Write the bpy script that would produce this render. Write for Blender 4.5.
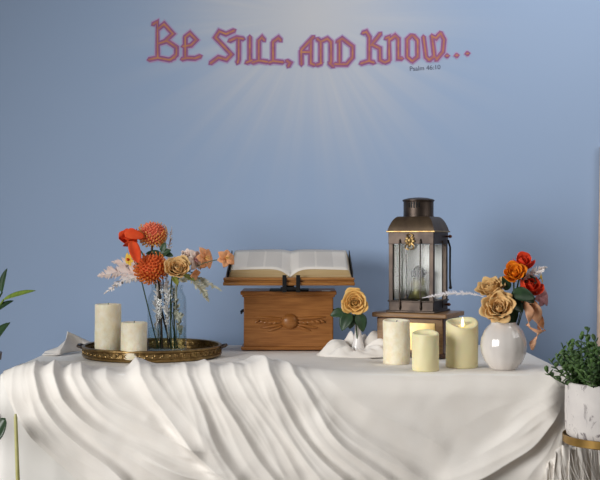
import bpy, math, random
import numpy as np
from mathutils import Vector, Matrix, noise as mnoise

C = bpy.context.scene.collection
for o in list(bpy.data.objects):
    bpy.data.objects.remove(o, do_unlink=True)

# ------------------------------------------------------------------ camera
F = 1067.0                      # focal length in photo pixels (600 wide)
CAMY, CAMZ = -3.1, 1.10
cam = bpy.data.cameras.new('camera')
cam.sensor_width = 36.0
cam.lens = F / 600 * 36.0
cam_o = bpy.data.objects.new('camera', cam)
cam_o.location = (0, CAMY, CAMZ)
cam_o.rotation_euler = (math.pi / 2, 0, 0)
C.objects.link(cam_o)
bpy.context.scene.camera = cam_o
sc = bpy.context.scene
sc.view_settings.view_transform = 'Standard'
sc.view_settings.look = 'None'
sc.view_settings.gamma = 1
sc.view_settings.use_curve_mapping = False
sc.view_settings.exposure = 0.33

# ------------------------------------------------------------------ light
w = bpy.data.worlds.new('room_ambient')
sc.world = w
w.use_nodes = True
bg = w.node_tree.nodes['Background']
bg.inputs[0].default_value = (0.93, 0.96, 1.0, 1)
bg.inputs[1].default_value = 0.02


def area(name, loc, target, sx, sy, power, col, spread=180):
    l = bpy.data.lights.new(name, 'AREA')
    l.shape = 'RECTANGLE'
    l.size, l.size_y, l.energy, l.color = sx, sy, power, col
    l.spread = math.radians(spread)
    o = bpy.data.objects.new(name, l)
    o.location = loc
    o.rotation_euler = (Vector(target) - Vector(loc)).to_track_quat('-Z', 'Y').to_euler()
    C.objects.link(o)
    return o


area('left_window_daylight', (-2.4, -2.6, 1.5), (0.8, -0.3, 0.55), 1.6, 1.5, 25, (1.0, 0.99, 0.965), 92)
area('overhead_fill', (0.9, -0.5, 2.75), (0.7, 0.47, 1.7), 1.6, 0.5, 6.0, (1.0, 0.97, 0.94), 140)  # added fill that lifts the wall from above, not a known lamp
area('upper_right_fill', (2.2, -1.0, 2.3), (0.5, 0.47, 1.9), 1.2, 1.2, 5.0, (1.0, 0.98, 0.96), 100)  # added fill brightening the upper right wall, no known window there

# ------------------------------------------------------------------ helpers


def lin(c):
    return tuple(((v / 255) / 12.92 if v / 255 <= 0.04045 else ((v / 255 + 0.055) / 1.055) ** 2.4) for v in c) + (1,)


def W(px, py, d):
    """photo pixel at distance d from the camera -> point in the room"""
    return Vector(((px - 300) * d / F, d + CAMY, CAMZ - (py - 240) * d / F))


_mats = {}


def mat(name, rgb, rough=0.6, metal=0.0, rgb2=None, scale=30.0, bump=0.0, bscale=None, sss=0.0,
        trans=0.0, ior=1.45, coat=0.0, emit=None, estr=0.0, stretch=None, spec=0.5, transl=0.0, detail=4.0):
    if name in _mats:
        return _mats[name]
    m = bpy.data.materials.new(name)
    m.use_nodes = True
    nt = m.node_tree
    b = nt.nodes['Principled BSDF']
    b.inputs['Roughness'].default_value = rough
    b.inputs['Metallic'].default_value = metal
    b.inputs['IOR'].default_value = ior
    b.inputs['Specular IOR Level'].default_value = spec
    b.inputs['Coat Weight'].default_value = coat
    b.inputs['Transmission Weight'].default_value = trans
    b.inputs['Base Color'].default_value = lin(rgb)
    if sss:
        b.inputs['Subsurface Weight'].default_value = sss
        b.inputs['Subsurface Radius'].default_value = (0.02, 0.012, 0.006)
        b.inputs['Subsurface Scale'].default_value = 0.6
    if emit:
        b.inputs['Emission Color'].default_value = lin(emit)
        b.inputs['Emission Strength'].default_value = estr
    tc = nt.nodes.new('ShaderNodeTexCoord')
    src = tc.outputs['Object']
    if stretch:
        mp = nt.nodes.new('ShaderNodeMapping')
        mp.inputs['Scale'].default_value = stretch
        nt.links.new(src, mp.inputs['Vector'])
        src = mp.outputs['Vector']
    if rgb2 is None and trans == 0:
        rgb2 = tuple(max(0, v * 0.93) for v in rgb)
    if rgb2 is not None:
        n = nt.nodes.new('ShaderNodeTexNoise')
        n.inputs['Scale'].default_value = scale
        n.inputs['Detail'].default_value = detail
        nt.links.new(src, n.inputs['Vector'])
        r = nt.nodes.new('ShaderNodeValToRGB')
        r.color_ramp.elements[0].position = 0.35
        r.color_ramp.elements[1].position = 0.65
        r.color_ramp.elements[0].color = lin(rgb)
        r.color_ramp.elements[1].color = lin(rgb2)
        nt.links.new(n.outputs['Fac'], r.inputs['Fac'])
        nt.links.new(r.outputs['Color'], b.inputs['Base Color'])
    if bump:
        n2 = nt.nodes.new('ShaderNodeTexNoise')
        n2.inputs['Scale'].default_value = bscale or scale
        n2.inputs['Detail'].default_value = 5
        nt.links.new(src, n2.inputs['Vector'])
        bp = nt.nodes.new('ShaderNodeBump')
        bp.inputs['Strength'].default_value = bump
        bp.inputs['Distance'].default_value = 0.003
        nt.links.new(n2.outputs['Fac'], bp.inputs['Height'])
        nt.links.new(bp.outputs['Normal'], b.inputs['Normal'])
    if transl:
        t = nt.nodes.new('ShaderNodeBsdfTranslucent')
        t.inputs['Color'].default_value = lin(rgb)
        mx = nt.nodes.new('ShaderNodeMixShader')
        mx.inputs[0].default_value = transl
        nt.links.new(b.outputs[0], mx.inputs[1])
        nt.links.new(t.outputs[0], mx.inputs[2])
        nt.links.new(mx.outputs[0], nt.nodes['Material Output'].inputs['Surface'])
    _mats[name] = m
    return m


def frame(axis, spin=0.0):
    q = Vector((0, 0, 1)).rotation_difference(Vector(axis).normalized())
    return q.to_matrix().to_4x4() @ Matrix.Rotation(spin, 4, 'Z')


class G:
    """collects simple shapes and becomes one mesh"""

    def __init__(s):
        s.v, s.f = [], []

    def add(s, vs, fs):
        n = len(s.v)
        s.v += [tuple(p) for p in vs]
        s.f += [tuple(i + n for i in f) for f in fs]
        return s

    def box(s, c, size, M=None, taper=1.0):
        cx, cy, cz = c
        x, y, z = size[0] / 2, size[1] / 2, size[2] / 2
        vs = []
        for dz in (-1, 1):
            k = taper if dz > 0 else 1
            for dx, dy in ((-1, -1), (1, -1), (1, 1), (-1, 1)):
                vs.append(Vector((cx + dx * x * k, cy + dy * y * k, cz + dz * z)))
        if M:
            vs = [M @ p for p in vs]
        return s.add(vs, [(3, 2, 1, 0), (4, 5, 6, 7), (0, 1, 5, 4), (1, 2, 6, 5), (2, 3, 7, 6), (3, 0, 4, 7)])

    def lathe(s, prof, c=(0, 0, 0), n=40, M=None, fn=None):
        """prof: list of (r, z); fn(r, z, a) may change r and z"""
        vs, fs = [], []
        for r, z in prof:
            for k in range(n):
                a = 2 * math.pi * k / n
                rr, zz = (r, z) if fn is None else fn(r, z, a)
                p = Vector((c[0] + rr * math.cos(a), c[1] + rr * math.sin(a), c[2] + zz))
                vs.append(M @ p if M else p)
        for i in range(len(prof) - 1):
            for k in range(n):
                k2 = (k + 1) % n
                fs.append((i * n + k, i * n + k2, (i + 1) * n + k2, (i + 1) * n + k))
        if prof[0][0] > 1e-6:
            fs.append(tuple(reversed(range(n))))
        if prof[-1][0] > 1e-6:
            fs.append(tuple((len(prof) - 1) * n + k for k in range(n)))
        return s.add(vs, fs)

    def tube(s, pts, r, n=8, cap=True):
        pts = [Vector(p) for p in pts]
        rs = r if isinstance(r, (list, tuple)) else [r] * len(pts)
        vs, fs = [], []
        up = Vector((0.3, 0.5, 0.81))
        for i, p in enumerate(pts):
            t = (pts[min(i + 1, len(pts) - 1)] - pts[max(i - 1, 0)]).normalized()
            a = t.cross(up)
            if a.length < 1e-3:
                a = t.cross(Vector((1, 0, 0)))
            a.normalize()
            b = t.cross(a)
            for k in range(n):
                an = 2 * math.pi * k / n
                vs.append(p + (a * math.cos(an) + b * math.sin(an)) * rs[i])
        for i in range(len(pts) - 1):
            for k in range(n):
                k2 = (k + 1) % n
                fs.append((i * n + k, i * n + k2, (i + 1) * n + k2, (i + 1) * n + k))
        if cap:
            fs.append(tuple(reversed(range(n))))
            fs.append(tuple((len(pts) - 1) * n + k for k in range(n)))
        return s.add(vs, fs)

    def ell(s, c, rad, M=None, nu=16, nv=10):
        vs, fs = [], []
        for i in range(nv + 1):
            th = math.pi * i / nv
            for k in range(nu):
                a = 2 * math.pi * k / nu
                p = Vector((rad[0] * math.sin(th) * math.cos(a), rad[1] * math.sin(th) * math.sin(a), rad[2] * math.cos(th)))
                if M:
                    p = M @ p
                vs.append(p + Vector(c))
        for i in range(nv):
            for k in range(nu):
                k2 = (k + 1) % nu
                fs.append((i * nu + k, (i + 1) * nu + k, (i + 1) * nu + k2, i * nu + k2))
        return s.add(vs, fs)

    def grid(s, fn, nu, nv):
        vs = [fn(i / nu, j / nv) for j in range(nv + 1) for i in range(nu + 1)]
        fs = [(j * (nu + 1) + i, j * (nu + 1) + i + 1, (j + 1) * (nu + 1) + i + 1, (j + 1) * (nu + 1) + i)
              for j in range(nv) for i in range(nu)]
        return s.add(vs, fs)

    def leaf(s, base, d, up, L, Wd, bend=0.3, fold=0.25, tip=1.4, wave=0.0, nu=6, nv=9, widest=0.4):
        base, d, up = Vector(base), Vector(d).normalized(), Vector(up)
        side = d.cross(up).normalized()
        up = side.cross(d).normalized()

        def fn(u, v):
            a = (u - 0.5) * 2
            wv = Wd * 0.5 * (math.sin(math.pi * v ** (math.log(0.5) / math.log(widest))) ** (1 / tip) if 0 < v < 1 else 0.02)
            ang = bend * v
            p = d * (L * v * (math.cos(ang))) - up * (L * v * math.sin(ang))
            return base + p + side * (wv * a) + up * (fold * wv * abs(a) + wave * Wd * math.sin(v * 9 + a * 2) * abs(a))
        return s.grid(fn, nu, nv)

    def build(s, name, m, parent=None, smooth=True, bevel=0.0, solid=0.0, sharp=40, sub=0):
        me = bpy.data.meshes.new(name)
        me.from_pydata([tuple(p) for p in s.v], [], s.f)
        me.validate()
        me.materials.append(m)
        if smooth:
            me.shade_smooth()
            me.set_sharp_from_angle(angle=math.radians(sharp))
        o = bpy.data.objects.new(name, me)
        C.objects.link(o)
        if parent:
            o.parent = parent
        if solid:
            md = o.modifiers.new('solidify', 'SOLIDIFY')
            md.thickness = solid
            md.offset = 0
        if bevel:
            md = o.modifiers.new('bevel', 'BEVEL')
            md.width = bevel
            md.segments = 2
            md.limit_method = 'ANGLE'
        if sub:
            md = o.modifiers.new('subsurf', 'SUBSURF')
            md.levels = md.render_levels = sub
        return o


def tag(o, label, cat, group=None):
    o['label'], o['category'] = label, cat
    if group:
        o['group'] = group
    return o


def thing(name, label, cat, loc=(0, 0, 0), rz=0.0, group=None):
    o = bpy.data.objects.new(name, None)
    o.empty_display_size = 0.05
    C.objects.link(o)
    o.location = loc
    o.rotation_euler = (0, 0, rz)
    return tag(o, label, cat, group)


def struct(o):
    o['kind'] = 'structure'
    return o


TOP = 0.755                     # table top
ON = TOP + 0.006                # top of the cloths lying on it
WALL = 0.47

# ------------------------------------------------------------------ materials


def wall_material():
    m = bpy.data.materials.new('blue_wall_paint_with_airbrushed_sunburst')
    m.use_nodes = True
    nt = m.node_tree
    N, Lk = nt.nodes.new, nt.links.new
    b = nt.nodes['Principled BSDF']
    b.inputs['Roughness'].default_value = 0.62
    b.inputs['Specular IOR Level'].default_value = 0.3
    geo = N('ShaderNodeNewGeometry')
    sub = N('ShaderNodeVectorMath'); sub.operation = 'SUBTRACT'
    sub.inputs[1].default_value = (0.035, WALL, 1.85)
    Lk(geo.outputs['Position'], sub.inputs[0])
    flat = N('ShaderNodeVectorMath'); flat.operation = 'MULTIPLY'
    flat.inputs[1].default_value = (1, 0, 1)
    Lk(sub.outputs[0], flat.inputs[0])
    ln = N('ShaderNodeVectorMath'); ln.operation = 'LENGTH'
    Lk(flat.outputs[0], ln.inputs[0])
    nrm = N('ShaderNodeVectorMath'); nrm.operation = 'NORMALIZE'
    Lk(flat.outputs[0], nrm.inputs[0])
    # airbrushed rays: noise that only depends on the direction from the burst's centre
    ray = N('ShaderNodeTexNoise')
    ray.inputs['Scale'].default_value = 7.5
    ray.inputs['Detail'].default_value = 2
    Lk(nrm.outputs[0], ray.inputs['Vector'])
    rr = N('ShaderNodeMapRange')
    rr.inputs['From Min'].default_value = 0.42
    rr.inputs['From Max'].default_value = 0.74
    Lk(ray.outputs['Fac'], rr.inputs['Value'])

    def fall(a, c, hi):
        f = N('ShaderNodeMapRange'); f.interpolation_type = 'SMOOTHERSTEP'
        f.inputs['From Min'].default_value = a
        f.inputs['From Max'].default_value = c
        f.inputs['To Min'].default_value = hi
        f.inputs['To Max'].default_value = 0.0
        Lk(ln.outputs['Value'], f.inputs['Value'])
        return f.outputs['Result']
    mul = N('ShaderNodeMath'); mul.operation = 'MULTIPLY'
    fi = N('ShaderNodeMapRange'); fi.interpolation_type = 'SMOOTHSTEP'
    fi.inputs['From Min'].default_value = 0.06; fi.inputs['From Max'].default_value = 0.34
    Lk(ln.outputs['Value'], fi.inputs['Value'])
    m0 = N('ShaderNodeMath'); m0.operation = 'MULTIPLY'
    Lk(rr.outputs['Result'], m0.inputs[0]); Lk(fi.outputs['Result'], m0.inputs[1])
    Lk(m0.outputs[0], mul.inputs[0]); Lk(fall(0.10, 0.90, 0.26), mul.inputs[1])
    add = N('ShaderNodeMath'); add.operation = 'ADD'; add.use_clamp = True
    Lk(mul.outputs[0], add.inputs[0]); Lk(fall(-0.15, 0.66, 0.66), add.inputs[1])
    mot = N('ShaderNodeTexNoise')
    mot.inputs['Scale'].default_value = 2.2
    mot.inputs['Detail'].default_value = 3
    Lk(geo.outputs['Position'], mot.inputs['Vector'])
    base = N('ShaderNodeMix'); base.data_type = 'RGBA'
    base.inputs[6].default_value = lin((150, 172, 204))
    base.inputs[7].default_value = lin((154, 175, 206))
    Lk(mot.outputs['Fac'], base.inputs[0])
    mix = N('ShaderNodeMix'); mix.data_type = 'RGBA'
    Lk(add.outputs[0], mix.inputs[0]); Lk(base.outputs[2], mix.inputs[6])
    mix.inputs[7].default_value = lin((216, 212, 208))
    Lk(mix.outputs[2], b.inputs['Base Color'])
    rb = N('ShaderNodeTexNoise')
    rb.inputs['Scale'].default_value = 160
    Lk(geo.outputs['Position'], rb.inputs['Vector'])
    bp = N('ShaderNodeBump'); bp.inputs['Strength'].default_value = 0.06
    bp.inputs['Distance'].default_value = 0.002
    Lk(rb.outputs['Fac'], bp.inputs['Height']); Lk(bp.outputs[0], b.inputs['Normal'])
    return m


M_cloth = mat('white_gauze', (246, 241, 235), 0.85, rgb2=(243, 237, 230), scale=14, bump=0.12, bscale=420, spec=0.15)
M_base = mat('white_tablecloth_cotton', (246, 243, 239), 0.85, scale=8, rgb2=(243, 240, 235), bump=0.10, bscale=500, spec=0.15)
M_sheer = mat('white_sheer_satin', (246, 241, 235), 0.55, scale=20, rgb2=(242, 236, 229), spec=0.3)
M_wax = mat('ivory_wax', (232, 217, 178), 0.5, rgb2=(226, 208, 166), scale=40, sss=0.25, bump=0.25, bscale=90)
M_waxtex = mat('mottled_ivory_wax', (253, 244, 222), 0.5, rgb2=(246, 232, 200), scale=55, sss=0.2, bump=0.5, bscale=150)
M_waxled = mat('smooth_cream_wax', (246, 236, 192), 0.45, rgb2=(242, 230, 182), scale=18, sss=0.3)
M_wick = mat('charred_wick', (40, 32, 28), 0.9)
M_flame = mat('lit_flame_tip', (255, 240, 205), 0.4, emit=(255, 236, 190), estr=2.2)
M_brass = mat('aged_brass', (168, 140, 92), 0.36, 0.9, rgb2=(130, 104, 66), scale=60, bump=0.25, bscale=80)
M_brassfloor = mat('brass_tray_floor', (120, 104, 74), 0.25, 1.0, rgb2=(96, 82, 58), scale=40)
M_bronze = mat('dark_bronze', (84, 72, 64), 0.42, 0.75, rgb2=(58, 50, 46), scale=24, bump=0.1)
M_bronzeroof = mat('brown_bronze_roof', (96, 80, 62), 0.45, 0.6, rgb2=(74, 60, 48), scale=24, bump=0.1)
M_black = mat('black_iron', (24, 24, 26), 0.5, 0.4)
M_oak = mat('honey_oak', (168, 110, 54), 0.45, rgb2=(142, 88, 38), scale=8, stretch=(2, 12, 26), bump=0.06, coat=0.15, detail=6)
M_ledge = mat('golden_oak', (176, 122, 62), 0.42, rgb2=(146, 94, 44), scale=8, stretch=(2, 12, 40), coat=0.2, detail=6)
M_mahog = mat('dark_mahogany', (88, 58, 46), 0.4, rgb2=(66, 42, 36), scale=8, stretch=(3, 12, 22), coat=0.2)
M_walnut = mat('warm_walnut', (150, 114, 72), 0.42, rgb2=(122, 88, 54), scale=8, stretch=(3, 12, 26), coat=0.2)
M_plaque = mat('polished_brass_plate', (236, 206, 146), 0.30, 0.55, rgb2=(218, 186, 122), scale=30)


def thin_glass(name, tint, refl, base=0.02, wob=0.05):
    """thin clear pane: lets light straight through, mirrors at its Fresnel angle"""
    m = bpy.data.materials.new(name)
    m.use_nodes = True
    nt = m.node_tree
    nt.nodes.remove(nt.nodes['Principled BSDF'])
    t = nt.nodes.new('ShaderNodeBsdfTransparent'); t.inputs[0].default_value = tint
    g = nt.nodes.new('ShaderNodeBsdfGlossy'); g.inputs['Roughness'].default_value = 0.04
    lw_ = nt.nodes.new('ShaderNodeLayerWeight'); lw_.inputs['Blend'].default_value = 0.5
    pw = nt.nodes.new('ShaderNodeMath'); pw.operation = 'POWER'; pw.inputs[1].default_value = 4.0
    nt.links.new(lw_.outputs['Facing'], pw.inputs[0])
    f = nt.nodes.new('ShaderNodeMath'); f.operation = 'MULTIPLY_ADD'
    f.inputs[1].default_value = refl; f.inputs[2].default_value = base
    nt.links.new(pw.outputs[0], f.inputs[0])
    n = nt.nodes.new('ShaderNodeTexNoise'); n.inputs['Scale'].default_value = 25
    b = nt.nodes.new('ShaderNodeBump'); b.inputs['Strength'].default_value = wob
    nt.links.new(n.outputs['Fac'], b.inputs['Height']); nt.links.new(b.outputs[0], g.inputs['Normal'])
    x = nt.nodes.new('ShaderNodeMixShader')
    nt.links.new(f.outputs[0], x.inputs[0]); nt.links.new(t.outputs[0], x.inputs[1]); nt.links.new(g.outputs[0], x.inputs[2])
    nt.links.new(x.outputs[0], nt.nodes['Material Output'].inputs['Surface'])
    return m


M_glass = thin_glass('clear_glass', (0.98, 0.99, 0.99, 1), 0.4, 0.013, 0.004)
M_jar = thin_glass('jar_glass', (0.95, 0.97, 0.97, 1), 0.6)
M_water = thin_glass('water', (0.88, 0.94, 0.93, 1), 0.3)
M_enamel = mat('white_enamel', (248, 246, 242), 0.4, scale=6)
M_ceramic = mat('pearl_white_ceramic', (230, 224, 219), 0.12, rgb2=(220, 213, 208), scale=5, coat=0.6)
M_milk = mat('milk_glass', (240, 236, 234), 0.2, coat=0.4)
M_leather = mat('black_leather', (34, 30, 30), 0.5, bump=0.2, bscale=200)
M_gilt = mat('gilt_page_edge', (188, 160, 110), 0.5, rgb2=(206, 186, 148), scale=10, stretch=(1, 1, 160))
M_stem = mat('dark_green_stem', (64, 84, 52), 0.6)
M_twig = mat('brown_stem', (72, 60, 48), 0.7)
M_leaf = mat('deep_green_leaf', (52, 78, 50), 0.45, rgb2=(40, 62, 42), scale=40)
M_leafy = mat('yellow_green_leaf', (150, 152, 66), 0.5, rgb2=(120, 132, 60), scale=40)
M_jade = mat('succulent_green', (92, 122, 66), 0.4, rgb2=(66, 96, 54), scale=50)
M_gloss = mat('glossy_green_leaf', (128, 146, 62), 0.35, rgb2=(92, 116, 50), scale=20, stretch=(40, 2, 2))
M_darkgloss = mat('dark_glossy_leaf', (46, 70, 42), 0.35, rgb2=(36, 56, 36), scale=20)
M_feather = mat('pale_feathery_plume', (246, 240, 238), 0.8, rgb2=(238, 230, 228), scale=60)
M_plumepink = mat('pinkish_plume', (244, 218, 208), 0.8, rgb2=(244, 230, 224), scale=60)
M_plumegrey = mat('grey_green_plume', (182, 182, 160), 0.8, rgb2=(208, 204, 188), scale=60)
M_lavplume = mat('lavender_white_plume', (236, 232, 242), 0.8, rgb2=(244, 240, 244), scale=60)


def petal(name, a, b, scale=35, transl=0.08):
    return mat(name, a, 0.65, rgb2=b, scale=scale, spec=0.25, transl=transl)


P_tan = petal('tan_petal', (246, 206, 132), (236, 186, 106))
P_tan2 = petal('beige_petal', (244, 208, 150), (232, 188, 126))
P_sand = petal('sand_petal', (232, 194, 136), (216, 174, 114))
P_orange = petal('orange_petal', (246, 150, 30), (236, 128, 20))
P_red = petal('vermilion_petal', (232, 76, 42), (218, 60, 34))
P_coral = petal('coral_red_petal', (240, 92, 46), (228, 72, 36))
P_peach = petal('peach_petal', (250, 200, 164), (242, 176, 132))
P_deep = petal('deep_peach_petal', (246, 182, 134), (240, 164, 112))
P_blush = petal('blush_white_petal', (250, 234, 224), (246, 222, 208))
P_pin = petal('protea_gold', (250, 196, 110), (240, 170, 86), 60)
P_pin2 = petal('protea_orange', (246, 160, 78), (236, 130, 60), 60)
P_coreA = petal('protea_coral_core', (244, 142, 112), (236, 122, 92), 60)
P_coreB = petal('protea_rust_core', (232, 118, 62), (218, 98, 50), 60)
P_yel = petal('yellow_petal', (246, 206, 92), (240, 190, 70))
P_pinkd = petal('dusty_pink_petal', (206, 150, 150), (196, 138, 142))

# ------------------------------------------------------------------ setting
struct(G().box((0, WALL + 0.05, 1.4), (5.2, 0.1, 2.8)).build('wall_back', wall_material()))
struct(G().box((0, -1.5, -0.05), (5.2, 4.2, 0.1)).build('floor', mat('grey_beige_carpet', (150, 140, 130), 0.9, scale=90, bump=0.4, bscale=300)))
struct(G().box((0, WALL - 0.008, 0.06), (5.2, 0.016, 0.12)).build('baseboard_back', mat('white_trim_paint', (226, 222, 214), 0.4), bevel=0.003))
tr = G().box((0, 0, 0), (0.09, 0.022, 1.41)).build('trim_1', mat('beige_trim_paint', (240, 212, 190), 0.5), bevel=0.003)
tr.location = (1.0355, WALL - 0.011, 0.708)
tr.rotation_euler = (0, math.radians(1.0), 0)
struct(tr)

# ------------------------------------------------------------------ wall lettering
SC = 3.57 / F


def LP(px, py):
    return Vector(((px - 300) * SC, 0, CAMZ - (py - 240) * SC))


def ribbon(g, pts, wd, y, tipk=0.5):
    """a broad-nib stroke: mitred strip with pointed ends"""
    P = [LP(*p) for p in pts]
    d0 = (P[0] - P[1]).normalized(); d1 = (P[-1] - P[-2]).normalized()
    n = len(P)
    Lf, Rt = [], []
    for i in range(n):
        t0 = (P[i] - P[i - 1]).normalized() if i else (P[1] - P[0]).normalized()
        t1 = (P[i + 1] - P[i]).normalized() if i < n - 1 else t0
        t = t0 + t1
        t = t.normalized() if t.length > 1e-3 else t1
        nr = Vector((-t.z, 0, t.x))
        k = min(1.35, 1 / max(0.5, Vector((-t0.z, 0, t0.x)).dot(nr)))
        Lf.append(P[i] + nr * wd / 2 * k); Rt.append(P[i] - nr * wd / 2 * k)
    a, b = P[0] + d0 * wd * tipk, P[-1] + d1 * wd * tipk
    front = Lf + [b] + Rt[::-1] + [a]
    m = len(front)
    for p in front:
        p.y = y
    back = [Vector((p.x, 0.0, p.z)) for p in front]
    N2 = 2 * n + 2
    fs = [(i, i + 1, 2 * n - i - 1, 2 * n - i) for i in range(n - 1)]
    fs += [(n - 1, n, n + 1), (2 * n, 2 * n + 1, 0)]
    fs += [(i, (i + 1) % m, m + (i + 1) % m, m + i) for i in range(m)]
    g.add(front + back, fs)


LETTERS = {
    'B': [[(153.2, 24.5), (157.4, 21.8), (157.8, 58)], [(158, 29), (164.2, 24.2), (173, 33.8), (165, 41.5), (159, 43.5)], [(161, 43), (167, 41), (176.6, 47.5), (176.4, 55), (170, 60.3)], [(149, 59.7), (158, 57.8), (169, 60), (175, 57.5)]],
    'e': [[(185.3, 37), (185.3, 57)], [(182, 59.3), (187, 58), (195, 58.5), (200.5, 56.3)], [(185, 37.5), (190, 33.5), (196.3, 40), (191, 45.3), (183, 46.5)]],
    'S': [[(234.3, 30.5), (226, 34.2), (219.4, 31.5), (215.5, 37.5), (231.5, 54.5), (226.5, 59.8), (218.5, 57.5), (210.5, 63.3)]],
    't': [[(229.5, 41), (236.7, 37.8), (243.5, 39)], [(238.7, 39), (238.7, 59.5), (237.5, 63)]],
    'i': [[(249.8, 37), (249.8, 59.5)], [(246.5, 62.7), (252, 60.3)]],
    'l': [[(258.8, 42), (258.8, 59.6)], [(258.2, 41.5), (262, 37.5), (264.2, 40.4)], [(252.5, 62.6), (258.8, 60.6), (267.5, 62)]],
    'l2': [[(273, 42), (273, 60.4)], [(273, 42), (278.4, 38), (280.8, 40.6)], [(269, 62.8), (273, 61.2), (283, 62.3)]],
    'comma': [[(286.8, 61), (290.2, 62.9), (288.2, 66.3)]],
    'A': [[(301.2, 50.5), (301.4, 64.5)], [(311, 39), (310.7, 63.5), (314.5, 65)], [(313.5, 37), (310.7, 40), (301.4, 50)], [(302.5, 52.2), (310, 52.3)]],
    'n': [[(320.7, 42), (320.7, 63)], [(317.2, 39), (320.9, 41.8), (327.3, 38.8), (331, 42), (331, 63)], [(316.8, 65), (321.5, 63.2)], [(329.3, 63), (333.2, 66.5)]],
    'd': [[(339.5, 40.5), (339.5, 63)], [(337.2, 42), (342.2, 38.6), (352.5, 46.5), (352.5, 57.5), (346.7, 64.4), (334.8, 64.2)]],
    'K': [[(362.8, 33.2), (366.2, 32), (369.4, 37), (369.2, 60.5)], [(360.8, 63.6), (369, 61), (374, 62.7)], [(380.5, 33.6), (371, 45.5)], [(372, 44.6), (379.8, 48.5), (380, 60), (384, 62.3)]],
    'n2': [[(385.8, 38.5), (389, 37), (389.2, 60.5)], [(389.4, 40), (395, 36), (398.3, 39), (398.3, 58.5), (402, 58.6)], [(384.5, 62.7), (389.3, 60.6)]],
    'o': [[(411.6, 35.2), (407.2, 39.5), (407.2, 57), (411.8, 61)], [(410.5, 60.2), (412.4, 61), (417.6, 57), (417.6, 40.5), (413.2, 35.6)]],
    'w': [[(423.4, 36.8), (426, 57), (429.7, 60.3)], [(431.8, 35.8), (434.2, 56)], [(440.4, 32.8), (444, 39.8), (442.8, 52), (436, 60)], [(428.5, 60.3), (434.2, 56.5), (437.0, 59)], [(431.8, 36.5), (436, 38.2), (440.2, 33.6)]],
    'dot': [[(446.2, 56), (447.8, 55.9)]], 'dot2': [[(455.8, 55.6), (457.4, 55.4)]], 'dot3': [[(466.6, 53.7), (468.2, 53.5)]],
}
M_halo = mat('lavender_paint_halo', (178, 152, 190), 0.6, rgb2=(166, 156, 196), scale=30)
M_mauve = mat('mauve_pink_paint', (158, 96, 138), 0.55, rgb2=(138, 86, 136), scale=40)
M_goldp = mat('amber_gold_paint', (190, 132, 92), 0.5, rgb2=(168, 106, 100), scale=45)
M_ink = mat('slate_ink', (92, 98, 122), 0.7)
ROOT_Y = WALL


def lettering(label, keys):
    t = thing('wall_lettering', label, 'lettering', (0, ROOT_Y, 0), 0, 'painted words across the wall')
    for ki, k in enumerate(keys):
        h, a, b = G(), G(), G()
        dot = k.startswith('dot')
        for i, st in enumerate(LETTERS[k]):
            e = i * 0.00012 + ki * 0.00003
            ribbon(h, st, (7.4 if dot else 7.4) * SC, -0.0008 - e, 0.45)
            ribbon(a, st, (5.0 if dot else 5.0) * SC, -0.0016 - e, 0.5)
            ribbon(b, st, (1.8 if dot else 1.7) * SC, -0.0024 - e, 0.5)
        ho = a.build('letter' if not dot and k != 'comma' else 'punctuation_mark', M_mauve, t, smooth=False)
        h.build('outline', M_halo, ho, smooth=False)
        b.build('gold_core', M_goldp, ho, smooth=False)
    return t


lettering('pink and gold blackletter word Be painted on the blue wall', ['B', 'e'])
lettering('pink and gold blackletter word Still with a comma painted on the blue wall', ['S', 't', 'i', 'l', 'l2', 'comma'])
lettering('pink and gold blackletter word and painted on the blue wall', ['A', 'n', 'd'])
lettering('pink and gold blackletter word Know with three dots painted on the blue wall', ['K', 'n2', 'o', 'w', 'dot', 'dot2', 'dot3'])
cu = bpy.data.curves.new('verse', 'FONT')
cu.body = 'Psalm 46:10'
cu.size = 6.5 * SC
cu.extrude = 0.0004
tmp = bpy.data.objects.new('verse_tmp', cu)
C.objects.link(tmp)
bpy.context.view_layer.update()
me = bpy.data.meshes.new_from_object(tmp.evaluated_get(bpy.context.evaluated_depsgraph_get()))
bpy.data.objects.remove(tmp, do_unlink=True)
me.materials.clear(); me.materials.append(M_ink)
vo = bpy.data.objects.new('verse_inscription', me)
C.objects.link(vo)
vo.location = (LP(409.5, 71)[0], WALL - 0.0006, LP(409.5, 71)[2])
vo.rotation_euler = (math.pi / 2, -math.radians(3.5), 0)
tag(vo, 'tiny slate lettered verse Psalm 46:10 below the word Know on the wall', 'lettering')

# ------------------------------------------------------------------ table and cloths
XL, XR, YF, YB = -0.765, 0.690, -0.375, 0.375
tb = thing('folding_table', 'long folding table hidden under the white cloths', 'table', ((XL + XR) / 2, 0, 0))
G().box((0, 0, TOP - 0.02), (XR - XL - 0.004, YB - YF - 0.004, 0.036)).build('tabletop', M_walnut, tb, bevel=0.004)
for sx in (-1, 1):
    for sy in (-1, 1):
        G().tube([(sx * 0.6, sy * 0.3, 0), (sx * 0.6, sy * 0.3, TOP - 0.03)], 0.014, 12).build('leg', M_black, tb)

rnd = random.Random(4)


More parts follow.
